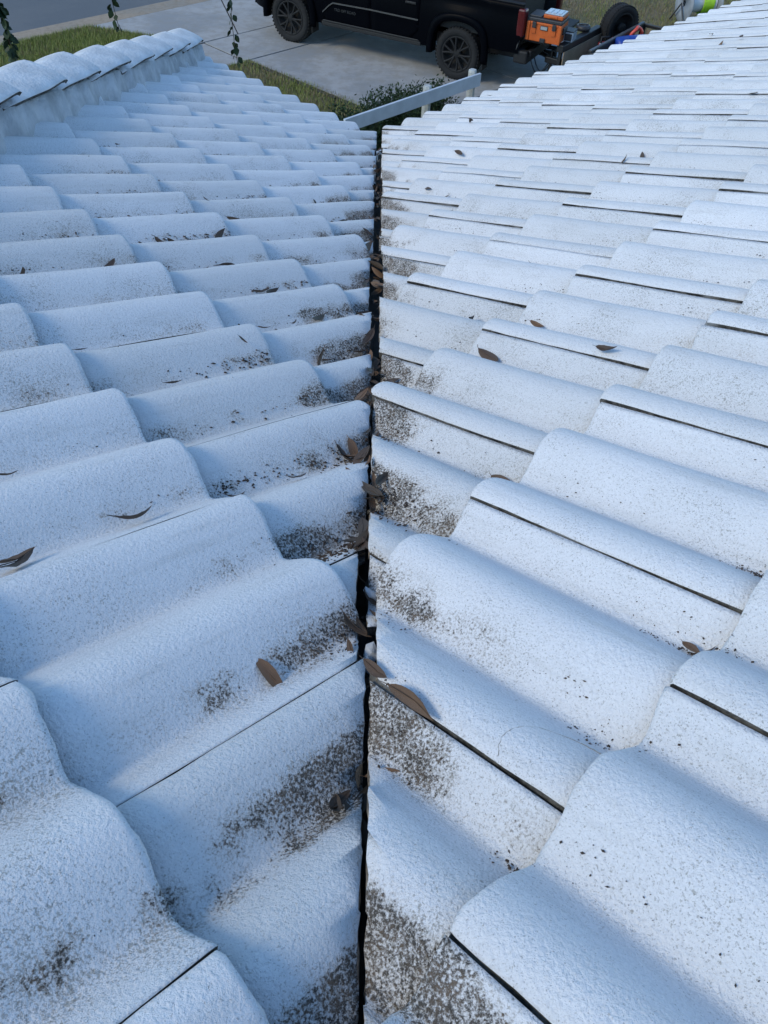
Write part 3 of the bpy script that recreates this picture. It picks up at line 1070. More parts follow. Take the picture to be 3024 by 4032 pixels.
# hood, nose, rear end faces
vs = []
hx = [x for x in xs if x >= 2.55]
for x in hx:
    for j in range(9):
        y = -1 + 2 * j / 8
        vs.append((x, y * (ybody(x, top(x)) - .05), top(x) + .012 + .05 * (1 - y * y)))
mb.add(vs, [(i * 9 + j, (i + 1) * 9 + j, (i + 1) * 9 + j + 1, i * 9 + j + 1) for i in range(len(hx) - 1) for j in range(8)], 0, True)
yf = ybody(4.30, .8)
mb.add([(4.30, -yf, .45), (4.30, yf, .45), (4.30, yf - .05, 1.12), (4.30, -yf + .05, 1.12), (4.36, -.5, .5), (4.36, .5, .5), (4.36, .5, 1.08), (4.36, -.5, 1.08)],
       [(4, 5, 6, 7), (0, 4, 7, 3), (5, 1, 2, 6), (3, 7, 6, 2), (0, 1, 5, 4)])
mb.build('body', M['carpaint'], truck, recalc=False)
# floor and wheel-well liners
mb = MB()
mb.box((1.6, 0, .50), (5.2, 1.1, .16)); mb.box((1.68, 0, .62), (2.0, 1.72, .30)); mb.box((-.55, 0, .62), (.95, 1.1, .2))
mb.box((4.0, 0, .62), (.5, 1.1, .3))
for c in (0, WB): mb.box((c, 0, .92), (1.1, 1.70, .10))
mb.build('underbody', M['blackplastic'], truck)
# load bed
mb = MB()
mb.box((-.06, .80, 1.02), (1.98, .10, .54)); mb.box((-.06, -.80, 1.02), (1.98, .10, .54)); mb.box((.93, 0, 1.02), (.06, 1.6, .54))
mb.box((-.06, 0, .80), (1.98, 1.5, .06))
mb.build('bed', M['blackplastic'], truck)
mb = MB()
mb.bbox((-1.29, 0, .775), (.50, 1.46, .055), .012)
tg = mb.build('tailgate', M['blackplastic'], truck)
mb = MB()
mb.bbox((-1.12, 0, .55), (.24, 1.78, .20), .03)
mb.bbox((-1.20, .55, .60), (.16, .52, .10), .02)
mb.bbox((-1.30, 0, .42), (.30, .09, .09), .01)
bp = mb.build('rear_bumper', M['blackplastic'], truck)
mb = MB(); mb.tube([(-1.045, .905, .66), (-1.06, .915, .72), (-1.075, .905, .79)], .012, 6); mb.build('bumper_trim', M['trim_glint'], truck)
# tail lights
for s in (1, -1):
    mb = MB(); mb.bbox((-1.06, s * .845, 1.04), (.13, .15, .40), .03); mb.build('taillight', M['redlens'], truck)
    mb = MB(); mb.bbox((4.10, s * .70, .92), (.22, .22, .16), .04); mb.build('headlight', M['headlens'], truck)
# cab
mb = MB()
outl = [(2.72, 1.12), (2.05, 1.80), (1.70, 1.86), (.95, 1.84), (.86, 1.70), (.80, 1.12)]
vs = []
for s in (1, -1):
    for x, z in outl:
        vs.append((x, s * (.87 - .20 * max(0, z - 1.12) / .72), z))
n = len(outl)
mb.add(vs, [tuple(range(n)), tuple(range(2 * n - 1, n - 1, -1))] + [(i, i + n, (i + 1) % n + n, (i + 1) % n) for i in range(n)])
cab = mb.build('cab', M['carpaint'], truck)
def pane(poly, s):
    mb = MB()
    vs = [(x, s * (.878 - .20 * max(0, z - 1.12) / .72), z) for x, z in poly] + [(x, s * (.868 - .20 * max(0, z - 1.12) / .72), z) for x, z in poly]
    n = len(poly)
    mb.add(vs, [tuple(range(n)), tuple(range(2 * n - 1, n - 1, -1))] + [(i, i + n, (i + 1) % n + n, (i + 1) % n) for i in range(n)])
    mb.build('window', M['glass'], truck)
for s in (1, -1):
    pane([(2.50, 1.22), (1.98, 1.74), (1.72, 1.76), (1.72, 1.22)], s)
    pane([(1.62, 1.22), (1.62, 1.76), (1.05, 1.74), (.98, 1.22)], s)
mb = MB(); mb.add([(2.66, .74, 1.19), (2.66, -.74, 1.19), (2.12, -.60, 1.745), (2.12, .60, 1.745)], [(0, 1, 2, 3)])
vsd = Vector((.72, 0, .69)) * .012
for i in range(4): mb.v[i] = tuple(Vector(mb.v[i]) + vsd)
mb.add([tuple(Vector(v) - vsd * 2) for v in mb.v], [(3, 2, 1, 0)])
mb.build('windscreen', M['glass'], truck)
# doors: thin panels proud of the body with a dark gap round them
for s in (1, -1):
    for x0, x1 in ((1.68, 2.66), (0.74, 1.66)):
        mb = MB(); vs = []; NX, NQ = 12, 10
        for i in range(NX + 1):
            x = x0 + .008 + (x1 - x0 - .016) * i / NX
            zb = .455
            if x < .95: zb = .455 + max(0, (.95 - x)) * .9
            if x > 2.55: zb = .455 + (x - 2.55) * .4
            for j in range(NQ + 1):
                z = zb + (1.15 - zb) * j / NQ
                y = ybody(x, z) + .009
                if .60 < z < .80: y -= .010 * math.sin((z - .6) / .2 * math.pi)
                vs.append((x, s * y, z))
        nfr = len(vs)
        vs += [(x, s * (abs(y) - .016), z) for x, y, z in vs]
        q = NQ + 1; fs = []
        for i in range(NX):
            for j in range(NQ):
                fs.append((i * q + j, (i + 1) * q + j, (i + 1) * q + j + 1, i * q + j + 1))
        for i in range(NX):
            for j in (0, NQ): fs.append((i * q + j, (i + 1) * q + j, nfr + (i + 1) * q + j, nfr + i * q + j))
        for j in range(NQ):
            for i in (0, NX): fs.append((i * q + j, i * q + j + 1, nfr + i * q + j + 1, nfr + i * q + j))
        mb.add(vs, fs, 0, True)
        d_ = mb.build('door', M['carpaint'], truck)
        mb = MB(); mb.bbox((x0 + .17, s * (ybody(x0 + .17, 1.02) + .03), 1.03), (.20, .03, .035), .008)
        mb.build('handle', M['blackplastic'], d_)
    # bright reflection and graphic along the doors, built as a strip, kicking down behind the front wheel
    mb = MB(); pts = [(2.66, .615), (2.52, .735), (2.44, .785), (1.70, .80), (.76, .795)]
    for i in range(len(pts) - 1):
        (xa, za), (xb, zb) = pts[i], pts[i + 1]
        vs = []
        for x, z, y in ((xa, za, 0), (xb, zb, 0)):
            for dz in (-.011, .011):
                vs.append((x, s * (ybody(x, z) + .017), z + dz)); vs.append((x, s * (ybody(x, z) - .002), z + dz))
        mb.add(vs, [(0, 2, 6, 4), (2, 3, 7, 6), (1, 0, 4, 5), (3, 1, 5, 7), (0, 1, 3, 2), (4, 6, 7, 5)])
    mb.build('side_reflection', M['trim_glint'], truck)
    mb = MB(); mb.bbox((1.70, s * .905, .475), (1.95, .022, .018), .005); mb.bbox((1.70, s * .875, .43), (2.0, .06, .07), .015)
    mb.build('sill', M['blackplastic'], truck)
    mb = MB(); mb.bbox((1.70, s * .9205, .492), (1.90, .008, .007), .002); mb.build('sill_highlight', M['trim_glint'], truck)  # thin grey strip painting in the highlight along the sill
    mb = MB(); mb.bbox((2.50, s * 1.04, 1.22), (.10, .20, .17), .03); mb.box((2.50, s * .93, 1.16), (.05, .12, .03)); mb.build('mirror', M['blackplastic'], truck)
    # flares and mud flaps
    for c in (0, WB):
        mb = MB(); N_ = 26; vs = []
        for i in range(N_ + 1):
            a_ = R(-8) + (math.pi + R(16)) * i / N_
            ca, sa = math.cos(a_), math.sin(a_)
            sq = (abs(ca) ** 4 + abs(sa) ** 4) ** -.25
            for rad, yo in ((.455, .955), (.47, .985), (.55, .975), (.575, .935), (.455, .80)):
                k = 1 + (sq - 1) * .55
                vs.append((c + rad * ca * k, s * yo, .43 + rad * sa * k * 1.03))
        fs = [(i * 5 + j, (i + 1) * 5 + j, (i + 1) * 5 + (j + 1) % 5, i * 5 + (j + 1) % 5) for i in range(N_) for j in range(5)]
        fs += [(0, 1, 2, 3, 4), tuple(N_ * 5 + j for j in range(5))]
        mb.add(vs, fs, 0, True)
        mb.build('fender_flare', M['carpaint'], truck)
        mb = MB(); mb.bbox((c - .50, s * .86, .40), (.02, .22, .30), .006); mb.build('mud_flap', M['blackplastic'], truck)
# lettering on the front door
cu = bpy.data.curves.new('lettering', 'FONT'); cu.body = 'TRD OFF ROAD'; cu.size = 0.062; cu.extrude = 0.001
tmp = bpy.data.objects.new('tmp', cu); col.objects.link(tmp)
bpy.context.view_layer.update()
me = bpy.data.meshes.new_from_object(tmp.evaluated_get(bpy.context.evaluated_depsgraph_get()))
bpy.data.objects.remove(tmp)
M['letter'] = simple('dark_lettering', (0.025, 0.026, 0.028), 0.6)
lt = link('lettering', me, truck)
me.materials.clear(); me.materials.append(M['letter'])
lt.matrix_local = Matrix(((-1, 0, 0, 2.42), (0, 0, 1, ybody(2.2, .69) + .0035), (0, 1, 0, .665), (0, 0, 0, 1)))

def wheel_parts(parent, c, s, r=0.40, wd=0.265, spokes=True):
    wroot = MB()
    t0 = -wd / 2
    prof_ = [(.60 * r / .88, t0 + .02), (.80 * r, t0 + .004), (.93 * r, t0), (.985 * r, t0 + .03), (r, t0 + .06), (r, -t0 - .06), (.985 * r, -t0 - .03), (.93 * r, -t0), (.80 * r, -t0 - .004), (.60 * r / .88, -t0 - .02)]
    wroot.lathe(prof_, 'Y', c, 40, 0, True, closed=True)
    # tread blocks along both shoulders
    for i in range(44):
        a_ = 2 * math.pi * i / 44
        for sy in (-1, 1):
            rot = Matrix.Rotation(-a_, 3, 'Y')
            p = Vector(c) + rot @ Vector((r * 1.0, sy * wd * .30, 0))
            wroot.box(p, (.014, wd * .26, .030), 0, rot)
    ty = wroot.build('wheel', M['tyre'], parent)
    mb = MB(); R_ = .66 * r
    o_ = s * (wd / 2 - .012)
    C_ = Vector(c)
    mb.lathe([(R_ + .012, o_), (R_ - .004, o_ + s * .006), (R_ - .022, o_ - s * .01), (R_ - .03, o_ - s * .10), (.02, o_ - s * .10)], 'Y', c, 36, 0, True)
    if spokes:
        for i in range(6):
            a_ = 2 * math.pi * i / 6 + .2
            for da in (-.17, .17):
                p0 = C_ + Vector((math.cos(a_) * .055, o_ - s * .015, math.sin(a_) * .055))
                p1 = C_ + Vector((math.cos(a_ + da * .8) * R_ * .55, o_ - s * .012, math.sin(a_ + da * .8) * R_ * .55))
                p2 = C_ + Vector((math.cos(a_ + da * 1.35) * R_ * .97, o_ - s * .006, math.sin(a_ + da * 1.35) * R_ * .97))
                mb.tube([p0, p1, p2], [.022, .017, .020], 6)
    mb.lathe([(.075, o_ - s * .05), (.07, o_ - s * .008), (.045, o_), (.001, o_ + s * .002)], 'Y', c, 18, 0, True)
    for i in range(6):
        a_ = 2 * math.pi * i / 6 + .5
        mb.tube([C_ + Vector((math.cos(a_) * .055, o_ - s * .02, math.sin(a_) * .055)), C_ + Vector((math.cos(a_) * .055, o_ + s * .004, math.sin(a_) * .055))], .009, 6)
    mb.build('rim', M['rim'], ty)
    return ty
for cx in (0, WB):
    for s in (1, -1):
        wheel_parts(truck, (cx, s * .805, .402), s)
tag(truck, 'black pickup truck with dark wheels and lowered tailgate on the driveway', 'truck')

# ------------------------------------------------------------------ orange tool box on the tailgate
def T(x, y, z):                               # truck coordinates to world
    return tr0 + fxT * x + latT * y + Vector((0, 0, z))
M['orange'] = simple('orange_plastic', (0.62, 0.125, 0.018), 0.45, (0.52, 0.10, 0.015), 9)
M['greyplastic'] = simple('dark_grey_plastic', (0.035, 0.037, 0.042), 0.5, (0.028, 0.028, 0.03), 20)
M['clearlid'] = simple('milky_clear_plastic', (0.42, 0.47, 0.52), 0.2, (0.36, 0.40, 0.45), 12, coat=.5)
M['label'] = simple('grey_label', (0.38, 0.40, 0.40), 0.5, (0.28, 0.30, 0.30), 60)
bx0 = Vector((2.70, 12.06, 0.803))           # base centre
bdir = Vector((math.cos(R(-26)), math.sin(R(-26)), 0))
box = empty('tool_box', bx0, R(-26))
mb = MB()
mb.bbox((0, 0, .14), (.55, .38, .28), .012)
mb.bbox((-.262, -.185, .14), (.055, .05, .27), .01); mb.bbox((.262, -.185, .14), (.055, .05, .27), .01)
mb.bbox((0, -.19, .26), (.46, .02, .03), .006)
mb.build('case', M['orange'], box)
mb = MB(); mb.bbox((0, 0, .305), (.57, .40, .055), .014); mb.bbox((-.17, 0, .345), (.20, .34, .03), .01)
mb.build('lid', M['greyplastic'], box)
for x in (-.165, .165):
    mb = MB(); mb.bbox((x, -.207, .235), (.062, .022, .085), .006); mb.build('latch', M['greyplastic'], box)
    mb = MB(); mb.bbox((x, -.198, .155), (.070, .014, .085), .005); mb.build('latch_plate', M['orange'], box)
mb = MB(); mb.bbox((0, -.197, .205), (.125, .012, .062), .004); lb = mb.build('label_plate', M['greyplastic'], box)
mb = MB(); mb.box((0, -.2045, .205), (.105, .003, .044)); mb.build('sticker', M['label'], lb)
mb = MB(); mb.bbox((0, -.20, .03), (.085, .03, .06), .006); mb.build('foot_catch', M['greyplastic'], box)
mb = MB(); mb.bbox((.285, .02, .17), (.03, .20, .10), .012); mb.build('side_handle', M['greyplastic'], box)
tag(box, 'orange plastic tool box with dark lid and latches on the tailgate', 'tool box')
org = empty('parts_organizer', bx0 + bdir * .06 + Vector((0, 0, .333)), R(-26))
mb = MB(); mb.bbox((.05, 0, .03), (.32, .30, .055), .012); mb.build('tray', M['orange'], org)
mb = MB(); mb.bbox((.05, 0, .069), (.30, .29, .022), .008)
for i in (-1, 0, 1): mb.bbox((.05 + i * .085, 0, .084), (.05, .22, .012), .004)
mb.build('lid', M['clearlid'], org)
mb = MB(); mb.bbox((.05, -.155, .035), (.14, .016, .03), .005); mb.build('handle', M['orange'], org)
tag(org, 'flat orange organizer case with clear lid on the orange tool box', 'organizer')
cl = empty('plastic_crate', bx0 + bdir * .345 + Vector((.075, .15, 0)), R(-26))
cl.location.z = .803
mb = MB(); mb.bbox((0, 0, .07), (.16, .22, .14), .01)
mb.build('shell', M['clearlid'], cl)
mb = MB(); mb.bbox((0, -.112, .07), (.12, .006, .10), .003); mb.bbox((0, 0, .15), (.165, .225, .02), .006); mb.build('face_plate', M['greyplastic'], cl)
tag(cl, 'small clear plastic crate beside the orange tool box', 'crate')
bin_ = empty('storage_bin', T(-.66, .0, .83), math.atan2(fxT.y, fxT.x))
mb = MB(); mb.box((0, 0, .30), (.55, .95, .60), taper=1.06); mb.build('tub', M['blackplastic'], bin_)
mb = MB(); mb.bbox((0, 0, .62), (.62, 1.05, .05), .015); mb.build('rim', M['blackplastic'], bin_)
tag(bin_, 'tall black storage bin standing in the truck bed', 'bin')
bagm = simple('clear_plastic_bag', (0.20, 0.22, 0.26), 0.2, (0.07, 0.08, 0.10), 25, coat=.3, bump=.02, bscale=30)
bm = bmesh.new(); bmesh.ops.create_icosphere(bm, subdivisions=3, radius=1)
for v in bm.verts:
    n_ = .78 + .22 * math.sin(v.co.x * 7 + 1.1) * math.sin(v.co.y * 6 + .4) + .14 * math.sin(v.co.z * 11 + v.co.x * 5)
    v.co = Vector((v.co.x * .16, v.co.y * .13, v.co.z * .12)) * n_
for f in bm.faces: f.smooth = True
me = bpy.data.meshes.new('plastic_bag'); bm.to_mesh(me); bm.free()
o = link('plastic_bag', me, None, bagm); o.location = T(-1.16, -.28, .885)
tag(o, 'crumpled clear plastic bag behind the orange tool box', 'bag')

# ------------------------------------------------------------------ utility trailer
TA = R(-36.5)
td = Vector((math.cos(TA), math.sin(TA), 0))            # backwards from the truck
tl = Vector((-td.y, td.x, 0))                            # to its far side
tro = Vector((2.93, 11.81, 0))                           # near end of the front board on the ground
trailer = empty('utility_trailer', tro, TA)
M['trailerblack'] = simple('black_trailer_steel', (0.007, 0.007, 0.008), 0.5, (0.010, 0.010, 0.010), 12)
M['steel'] = simple('worn_steel_edge', (0.10, 0.11, 0.12), 0.5, (0.05, 0.05, 0.055), 14)
M['plywood'] = simple('plywood', (0.27, 0.20, 0.135), 0.8, (0.22, 0.165, 0.105), 7)
TW_, TL_, RH, X0 = 2.04, 3.2, 0.78, 0.50
mb = MB(); mb.bbox((X0 + TL_ / 2, TW_ / 2, .42), (TL_, TW_, .08), .01); mb.build('deck', M['trailerblack'], trailer)
mb = MB(); mb.bbox((.22, .70, .42), (.5, 1.40, .05), .01); mb.build('tongue_platform', M['trailerblack'], trailer)
for y in (0, TW_):
    mb = MB(); mb.bbox((X0 + TL_ / 2, y, RH), (TL_, .05, .05), .008); mb.bbox((X0 + TL_ / 2, y, .60), (TL_, .04, .04), .006)
    for x in (.03, 1.0, 2.0, TL_ - .03): mb.box((X0 + x, y, .60), (.045, .04, .34))
    mb.build('side_rail', M['trailerblack'], trailer)
mb = MB(); mb.bbox((X0, TW_ / 2, RH), (.06, TW_, .09), .008)
for y in (.03, .7, 1.35, TW_ - .03): mb.box((X0, y, .60), (.05, .05, .32))
fr = mb.build('front_rail', M['trailerblack'], trailer)
mb = MB(); mb.bbox((X0, TW_ / 2, RH + .048), (.045, TW_ - .02, .008), .002); mb.build('rail_cap', M['steel'], fr)
mb = MB(); mb.bbox((0, .66, .755), (.12, 1.42, .11), .01)
for y in (.0, 1.32): mb.box((0, y, .55), (.05, .05, .30))
mb.build('front_board', M['trailerblack'], trailer)
mb = MB(); mb.bbox((.075, .66, .575), (.016, 1.40, .28), .003); mb.build('front_panel', M['plywood'], trailer)
mb = MB(); mb.bbox((X0 + TL_ / 2, TW_ - .05, .60), (TL_ - .2, .016, .27), .003); mb.build('side_panel', M['plywood'], trailer)
mb = MB(); mb.bbox((X0 + TL_, TW_ / 2, RH), (.05, TW_, .05), .008); mb.build('rear_rail', M['trailerblack'], trailer)
mb = MB(); mb.tube([(.05, .25, .40), (-.95, .70, .46)], .035, 6); mb.tube([(.05, 1.2, .40), (-.95, .75, .46)], .035, 6)
mb.bbox((-.97, .72, .48), (.26, .09, .09), .02)
mb.build('drawbar', M['trailerblack'], trailer)
mb = MB(); mb.tube([(-.25, .22, .05), (-.25, .22, .62)], .028, 8); mb.tube([(-.25, .22, .62), (-.10, .22, .64)], .014, 6); mb.lathe([(.001, -.02), (.07, -.02), (.07, .02), (.001, .02)], 'Y', (-.25, .22, .07), 14)
mb.bbox((-.2, .22, .48), (.3, .10, .10), .02)
mb.build('jack', M['trailerblack'], trailer)
for yc in (.55, .68):
    mb = MB(); pts = []
    for i in range(9):
        f = i / 8
        pts.append((-.85 + .55 * f, yc - .3 * f, .42 - .26 * math.sin(math.pi * f)))
    mb.tube(pts, .011, 6); mb.build('safety_chain', M['steel'], trailer)
for y, s in ((-.16, -1), (TW_ + .16, 1)):
    wheel_parts(trailer, (X0 + 1.7, y, .30), s, .30, .18, False)
    mb = MB(); vs = []
    for i in range(13):
        a_ = math.pi * i / 12
        for yy in (-.11, .11): vs.append((X0 + 1.7 + .40 * math.cos(a_), y + yy, .32 + .37 * math.sin(a_)))
    mb.add(vs, [(2 * i, 2 * i + 1, 2 * i + 3, 2 * i + 2) for i in range(12)], 0, True); mb.build('mudguard', M['trailerblack'], trailer)
tag(trailer, 'black open utility trailer with plywood lined front hitched to the truck', 'trailer')
def TR(x, y, z): return tro + td * x + tl * y + Vector((0, 0, z))
cd = empty('cable_coil', TR(-.10, .92, .81))
mb = MB(); mb.lathe([(.05, 0), (.11, .0), (.125, .03), (.115, .07), (.06, .08), (.05, .05)], 'Z', (0, 0, 0), 22, 0, True, closed=True); mb.build('coil', M['greyplastic'], cd)
mb = MB(); mb.bbox((0, 0, .085), (.16, .03, .012), .004); mb.build('strap', M['greyplastic'], cd)
tag(cd, 'dark cable coil on the trailer front board', 'cable coil')
# spare tyre upright against the front rail
sp = empty('spare_tyre', TR(.25, 1.58, .46), R(28))
wheel_parts(sp, (0, 0, .335), -1, .335, .23, False)
tag(sp, 'black spare tyre standing upright in the trailer', 'tyre')
# load in the trailer
M['blue'] = simple('blue_plastic', (0.012, 0.055, 0.33), 0.4, (0.01, 0.04, 0.24), 10)
M['red'] = simple('red_plastic', (0.24, 0.018, 0.022), 0.4, (0.18, 0.015, 0.02), 10)
M['hotorange'] = simple('orange_red_hose', (0.75, 0.10, 0.06), 0.4, (0.65, 0.08, 0.05), 20)
M['white'] = simple('white_plastic', (0.62, 0.63, 0.64), 0.4, (0.52, 0.53, 0.55), 10)
M['neon'] = simple('yellow_green_hose', (0.42, 0.72, 0.03), 0.45, (0.34, 0.60, 0.03), 16)
bl = empty('blue_barrel', TR(.74, 1.12, .46), R(20))
mb = MB(); mb.lathe([(.001, -.34), (.15, -.34), (.185, -.30), (.195, -.15), (.185, -.13), (.195, -.11), (.195, .12), (.185, .14), (.195, .16), (.185, .30), (.15, .34), (.001, .34)], 'X', (0, 0, .20), 26)
mb.build('drum', M['blue'], bl)
mb = MB(); mb.lathe([(.001, .38), (.03, .38), (.03, .33)], 'X', (0, .06, .26), 12); mb.build('cap', M['blackplastic'], bl)
tag(bl, 'shiny blue plastic barrel lying in the trailer', 'barrel')
rd = empty('fuel_can', TR(.34, .96, .445), R(20))
mb = MB(); mb.bbox((0, 0, .13), (.22, .17, .26), .03); mb.tube([(.05, 0, .26), (.12, 0, .32)], .02, 8); mb.build('can', M['red'], rd)
mb = MB(); mb.tube([(-.10, -.0, .25), (-.10, 0, .34), (.04, 0, .34), (.04, 0, .26)], .018, 8); mb.build('handle', M['blackplastic'], rd)
tag(rd, 'small dark red fuel can with black handle in the trailer', 'fuel can')
jg = empty('white_jug', TR(.36, .72, .445))
mb = MB(); mb.lathe([(.001, 0), (.075, 0), (.085, .03), (.085, .16), (.05, .22), (.025, .24), (.025, .27), (.001, .27)], 'Z', (0, 0, 0), 18); mb.build('bottle', M['white'], jg)
mb = MB(); mb.lathe([(.03, .262), (.03, .292), (.001, .292)], 'Z', (0, 0, 0), 14); mb.build('cap', M['white'], jg)
tag(jg, 'small white jug at the near rail of the trailer', 'jug')
hs = MB(); pts = []
for i in range(15):
    a_ = R(-60) + R(230) * i / 14
    pts.append((.13 * math.cos(a_), .02 * math.sin(i), .16 + .13 * math.sin(a_)))
hs.tube(pts, .028, 10)
o = hs.build('hose_loop', M['hotorange']); o.location = TR(.62, 1.50, .58); o.rotation_euler = (0, 0, R(40))
tag(o, 'bright orange red hose loop beside the blue barrel', 'hose')

# ------------------------------------------------------------------ hose reel on the lawn
rl = empty('hose_reel', (6.50, 16.35, 0), R(14))
mb = MB(); mb.lathe([(.19, -.30), (.17, -.24), (.155, 0), (.17, .24), (.19, .30)], 'X', (0, 0, .36), 26); mb.build('drum', M['white'], rl)
for x in (-.33, .33):
    mb = MB(); mb.lathe([(.06, x - .012), (.34, x - .012), (.35, x), (.34, x + .012), (.06, x + .012)], 'X', (0, 0, .36), 30, 0, True, closed=True)
    mb.build('flange', simple('grey_flange', (0.30, 0.33, 0.36), .5), rl)
for x in (-.40, .40):
    mb = MB(); mb.tube([(x, -.30, 0), (x, 0, .36), (x, .30, 0)], .018, 6); mb.build('stand', M['trim_glint'], rl)
mb = MB()
for i in range(9):
    x = .02 + i * .027; pts = [(x + .004 * math.sin(j), (.185) * math.cos(2 * math.pi * j / 20), .36 + .185 * math.sin(2 * math.pi * j / 20)) for j in range(21)]
    mb.tube(pts, .014, 6, caps=False)
mb.build('hose', M['neon'], rl)
tag(rl, 'white hose reel with yellow green hose beyond the roof edge', 'hose reel')
shrub2 = [(15.6, 5.4), (16.6, 4.9)]
for i, (a, b) in enumerate(((19.6, 7.9), (20.5, 7.0))):
    rr = random.Random(70 + i)
    root = empty('hedge_bush', AB(a, b, 0))
    lf = MB(); pts = [Vector((rr.gauss(0, .55), rr.gauss(0, .55), abs(rr.gauss(.5, .35)))) for _ in range(2200)]
    leaf_cloud(lf, pts, .09, rr); lf.build('foliage', M['vine'], root, recalc=False)
    st = MB()
    for j in range(6): st.tube([(0, 0, -.02), (rr.gauss(0, .2), rr.gauss(0, .2), .5), (rr.gauss(0, .4), rr.gauss(0, .4), 1.0)], [.02, .014, .005], 5)
    st.build('stem', M['bark'], root)
    tag(root, ('dark bush behind the hose reel', 'dark bush to the right behind the hose reel')[i], 'bush')

# ------------------------------------------------------------------ dry leaves
def leaf_mesh(seed, curl, fold, wide):
    rr = random.Random(seed)
    mb = MB(); n = 9; vs = []
    for i in range(n + 1):
        f = i / n
        wv = wide * (math.sin(math.pi * min(1, f ** 0.8)) ** 0.85) * (1 if 0 < i < n else 0) + 0.0
        bend = curl * (f - .5) ** 2 * 4
        sway = .05 * math.sin(f * 3 + seed)
        tw = .5 * math.sin(seed * 1.7) * (f - .5)
        for sgn in (-1, 0, 1):
            yy = sgn * wv
            zz = bend + abs(sgn) * wv * fold + yy * tw + (rr.uniform(-.012, .012) if sgn else 0)
            vs.append((f - .5, yy + sway, zz))
    fs = []
    for i in range(n):
        for j in (0, 1): fs.append((i * 3 + j, (i + 1) * 3 + j, (i + 1) * 3 + j + 1, i * 3 + j + 1))
    mb.add(vs, fs, 0, True)
    mb.tube([(-.62, .02, curl * 1.3), (-.5, .05 * math.sin(seed), curl), (0, .05 * math.sin(1.5 + seed) - .0, .006), (.45, .05 * math.sin(2.85 + seed), curl * .8 + .006)], [.008, .012, .010, .004], 4, 0, False)
    me = bpy.data.meshes.new('fallen_leaf')
    me.from_pydata(mb.v, [], mb.f)
    me.polygons.foreach_set('use_smooth', [True] * len(mb.f))
    me.materials.append(M['leaf'])
    me.update()
    return me
leaf_me = [leaf_mesh(i, c, f, w_) for i, (c, f, w_) in enumerate(((.07, .25, .18), (.13, .40, .17), (-.05, .20, .20), (.16, .50, .16), (.03, .10, .21), (.10, -.30, .18)))]

LEAF_L = [(-1.134, -1.583, 74, 6.3), (-1.145, -1.738, 70, 4.9), (-1.153, -1.741, 69, 5.0), (-1.001, -1.677, 85, 2.5), (-1.419, -1.602, 167, 5.0), (-1.135, -1.424, 74, 3.7), (-1.134, -1.31, 115, 2.9), (-1.12, -1.2, 170, 4.6), (-1.114, -1.178, -176, 4.6), (-1.134, -1.197, 161, 3.8), (-1.301, -1.356, 96, 3.9), (-1.29, -1.339, 146, 2.1), (-1.413, -1.475, 162, 4.1), (-1.418, -1.465, -174, 2.4), (-0.813, -0.979, -143, 6), (-0.798, -0.828, -130, 6.5), (-0.834, -0.87, 64, 6), (-0.841, -0.97, 104, 2.6), (-0.672, -0.844, 60, 5.5), (-0.701, -0.94, -164, 3.4), (-0.717, -1.035, 137, 2.5), (-0.521, -0.851, 67, 4.5), (-0.547, -0.9, 77, 5.0), (-0.775, -1.144, 147, 1.6), (-0.848, -1.33, 74, 3.7), (-0.392, -1.348, -168, 5.7), (-0.366, -1.162, 41, 4.9), (-0.248, -0.951, 67, 6.2), (-0.231, -0.902, 67, 6.3), (-0.208, -0.765, 48, 4.7), (-0.1, -1.008, 100, 3.8), (-0.235, -0.552, 86, 4.5), (-0.1, -0.622, 84, 6), (-0.003, -0.657, 145, 1.8), (0.092, -0.157, 173, 2.5), (0.468, -0.633, -164, 3.7), (0.367, -0.989, 128, 1.8), (0.525, -0.644, 106, 1.9), (0.207, -1.028, 108, 1.9), (-0.39, -0.876, 80, 6.1), (-0.386, -0.928, -176, 1.9), (-0.72, -1.422, 109, 2.0), (-0.071, -0.16, 112, 4.8), (-0.19, -0.202, 143, 3.6), (-0.244, -0.25, 103, 3.9), (-0.32, -0.335, 62, 6), (-0.655, -0.689, 78, 6), (-0.957, -0.992, 61, 6), (-0.976, -1.036, -171, 2.4), (-0.381, -0.567, 75, 6), (-1.584, -1.657, -149, 4.1), (-1.574, -1.646, 76, 3.1), (-1.562, -1.614, -138, 2.1), (-1.307, -1.347, -126, 2.5)]
LEAF_R = [(-0.752, -1.145, -111, 5.2), (-1.059, -1.422, -101, 3.9), (-0.6, -1.142, -99, 3.3), (-0.697, -1.363, -84, 3.8), (-0.615, -0.974, 34, 4.4), (-0.298, -0.912, -99, 6), (0.136, -0.712, -56, 2.3), (0.187, -0.174, -45, 2.3), (0.203, -0.074, -87, 2.9), (0.519, -0.62, -14, 2.6), (0.629, -0.61, 24, 5), (0.663, 0.195, -110, 6), (1.158, 0.575, 29, 6), (0.431, 0.436, -103, 6), (0.599, -0.387, -72, 2.6), (0.866, 0.02, -96, 3.4), (-1.222, -1.803, -127, 2.6), (-1.211, -1.814, -33, 2.3), (-1.454, -1.596, -94, 3.5), (-1.456, -1.653, -96, 5.9), (-1.192, -1.309, -78, 2.2), (1.503, -0.391, -83, 3.0), (1.405, -0.585, -78, 3.2), (2.747, 0.243, -12, 5.9), (2.799, 0.16, 16, 6), (3.097, 0.479, -136, 6), (1.757, 0.972, -70, 2.8), (-0.89, -1.016, -39, 3.4), (-0.923, -1.053, -109, 4.6)]
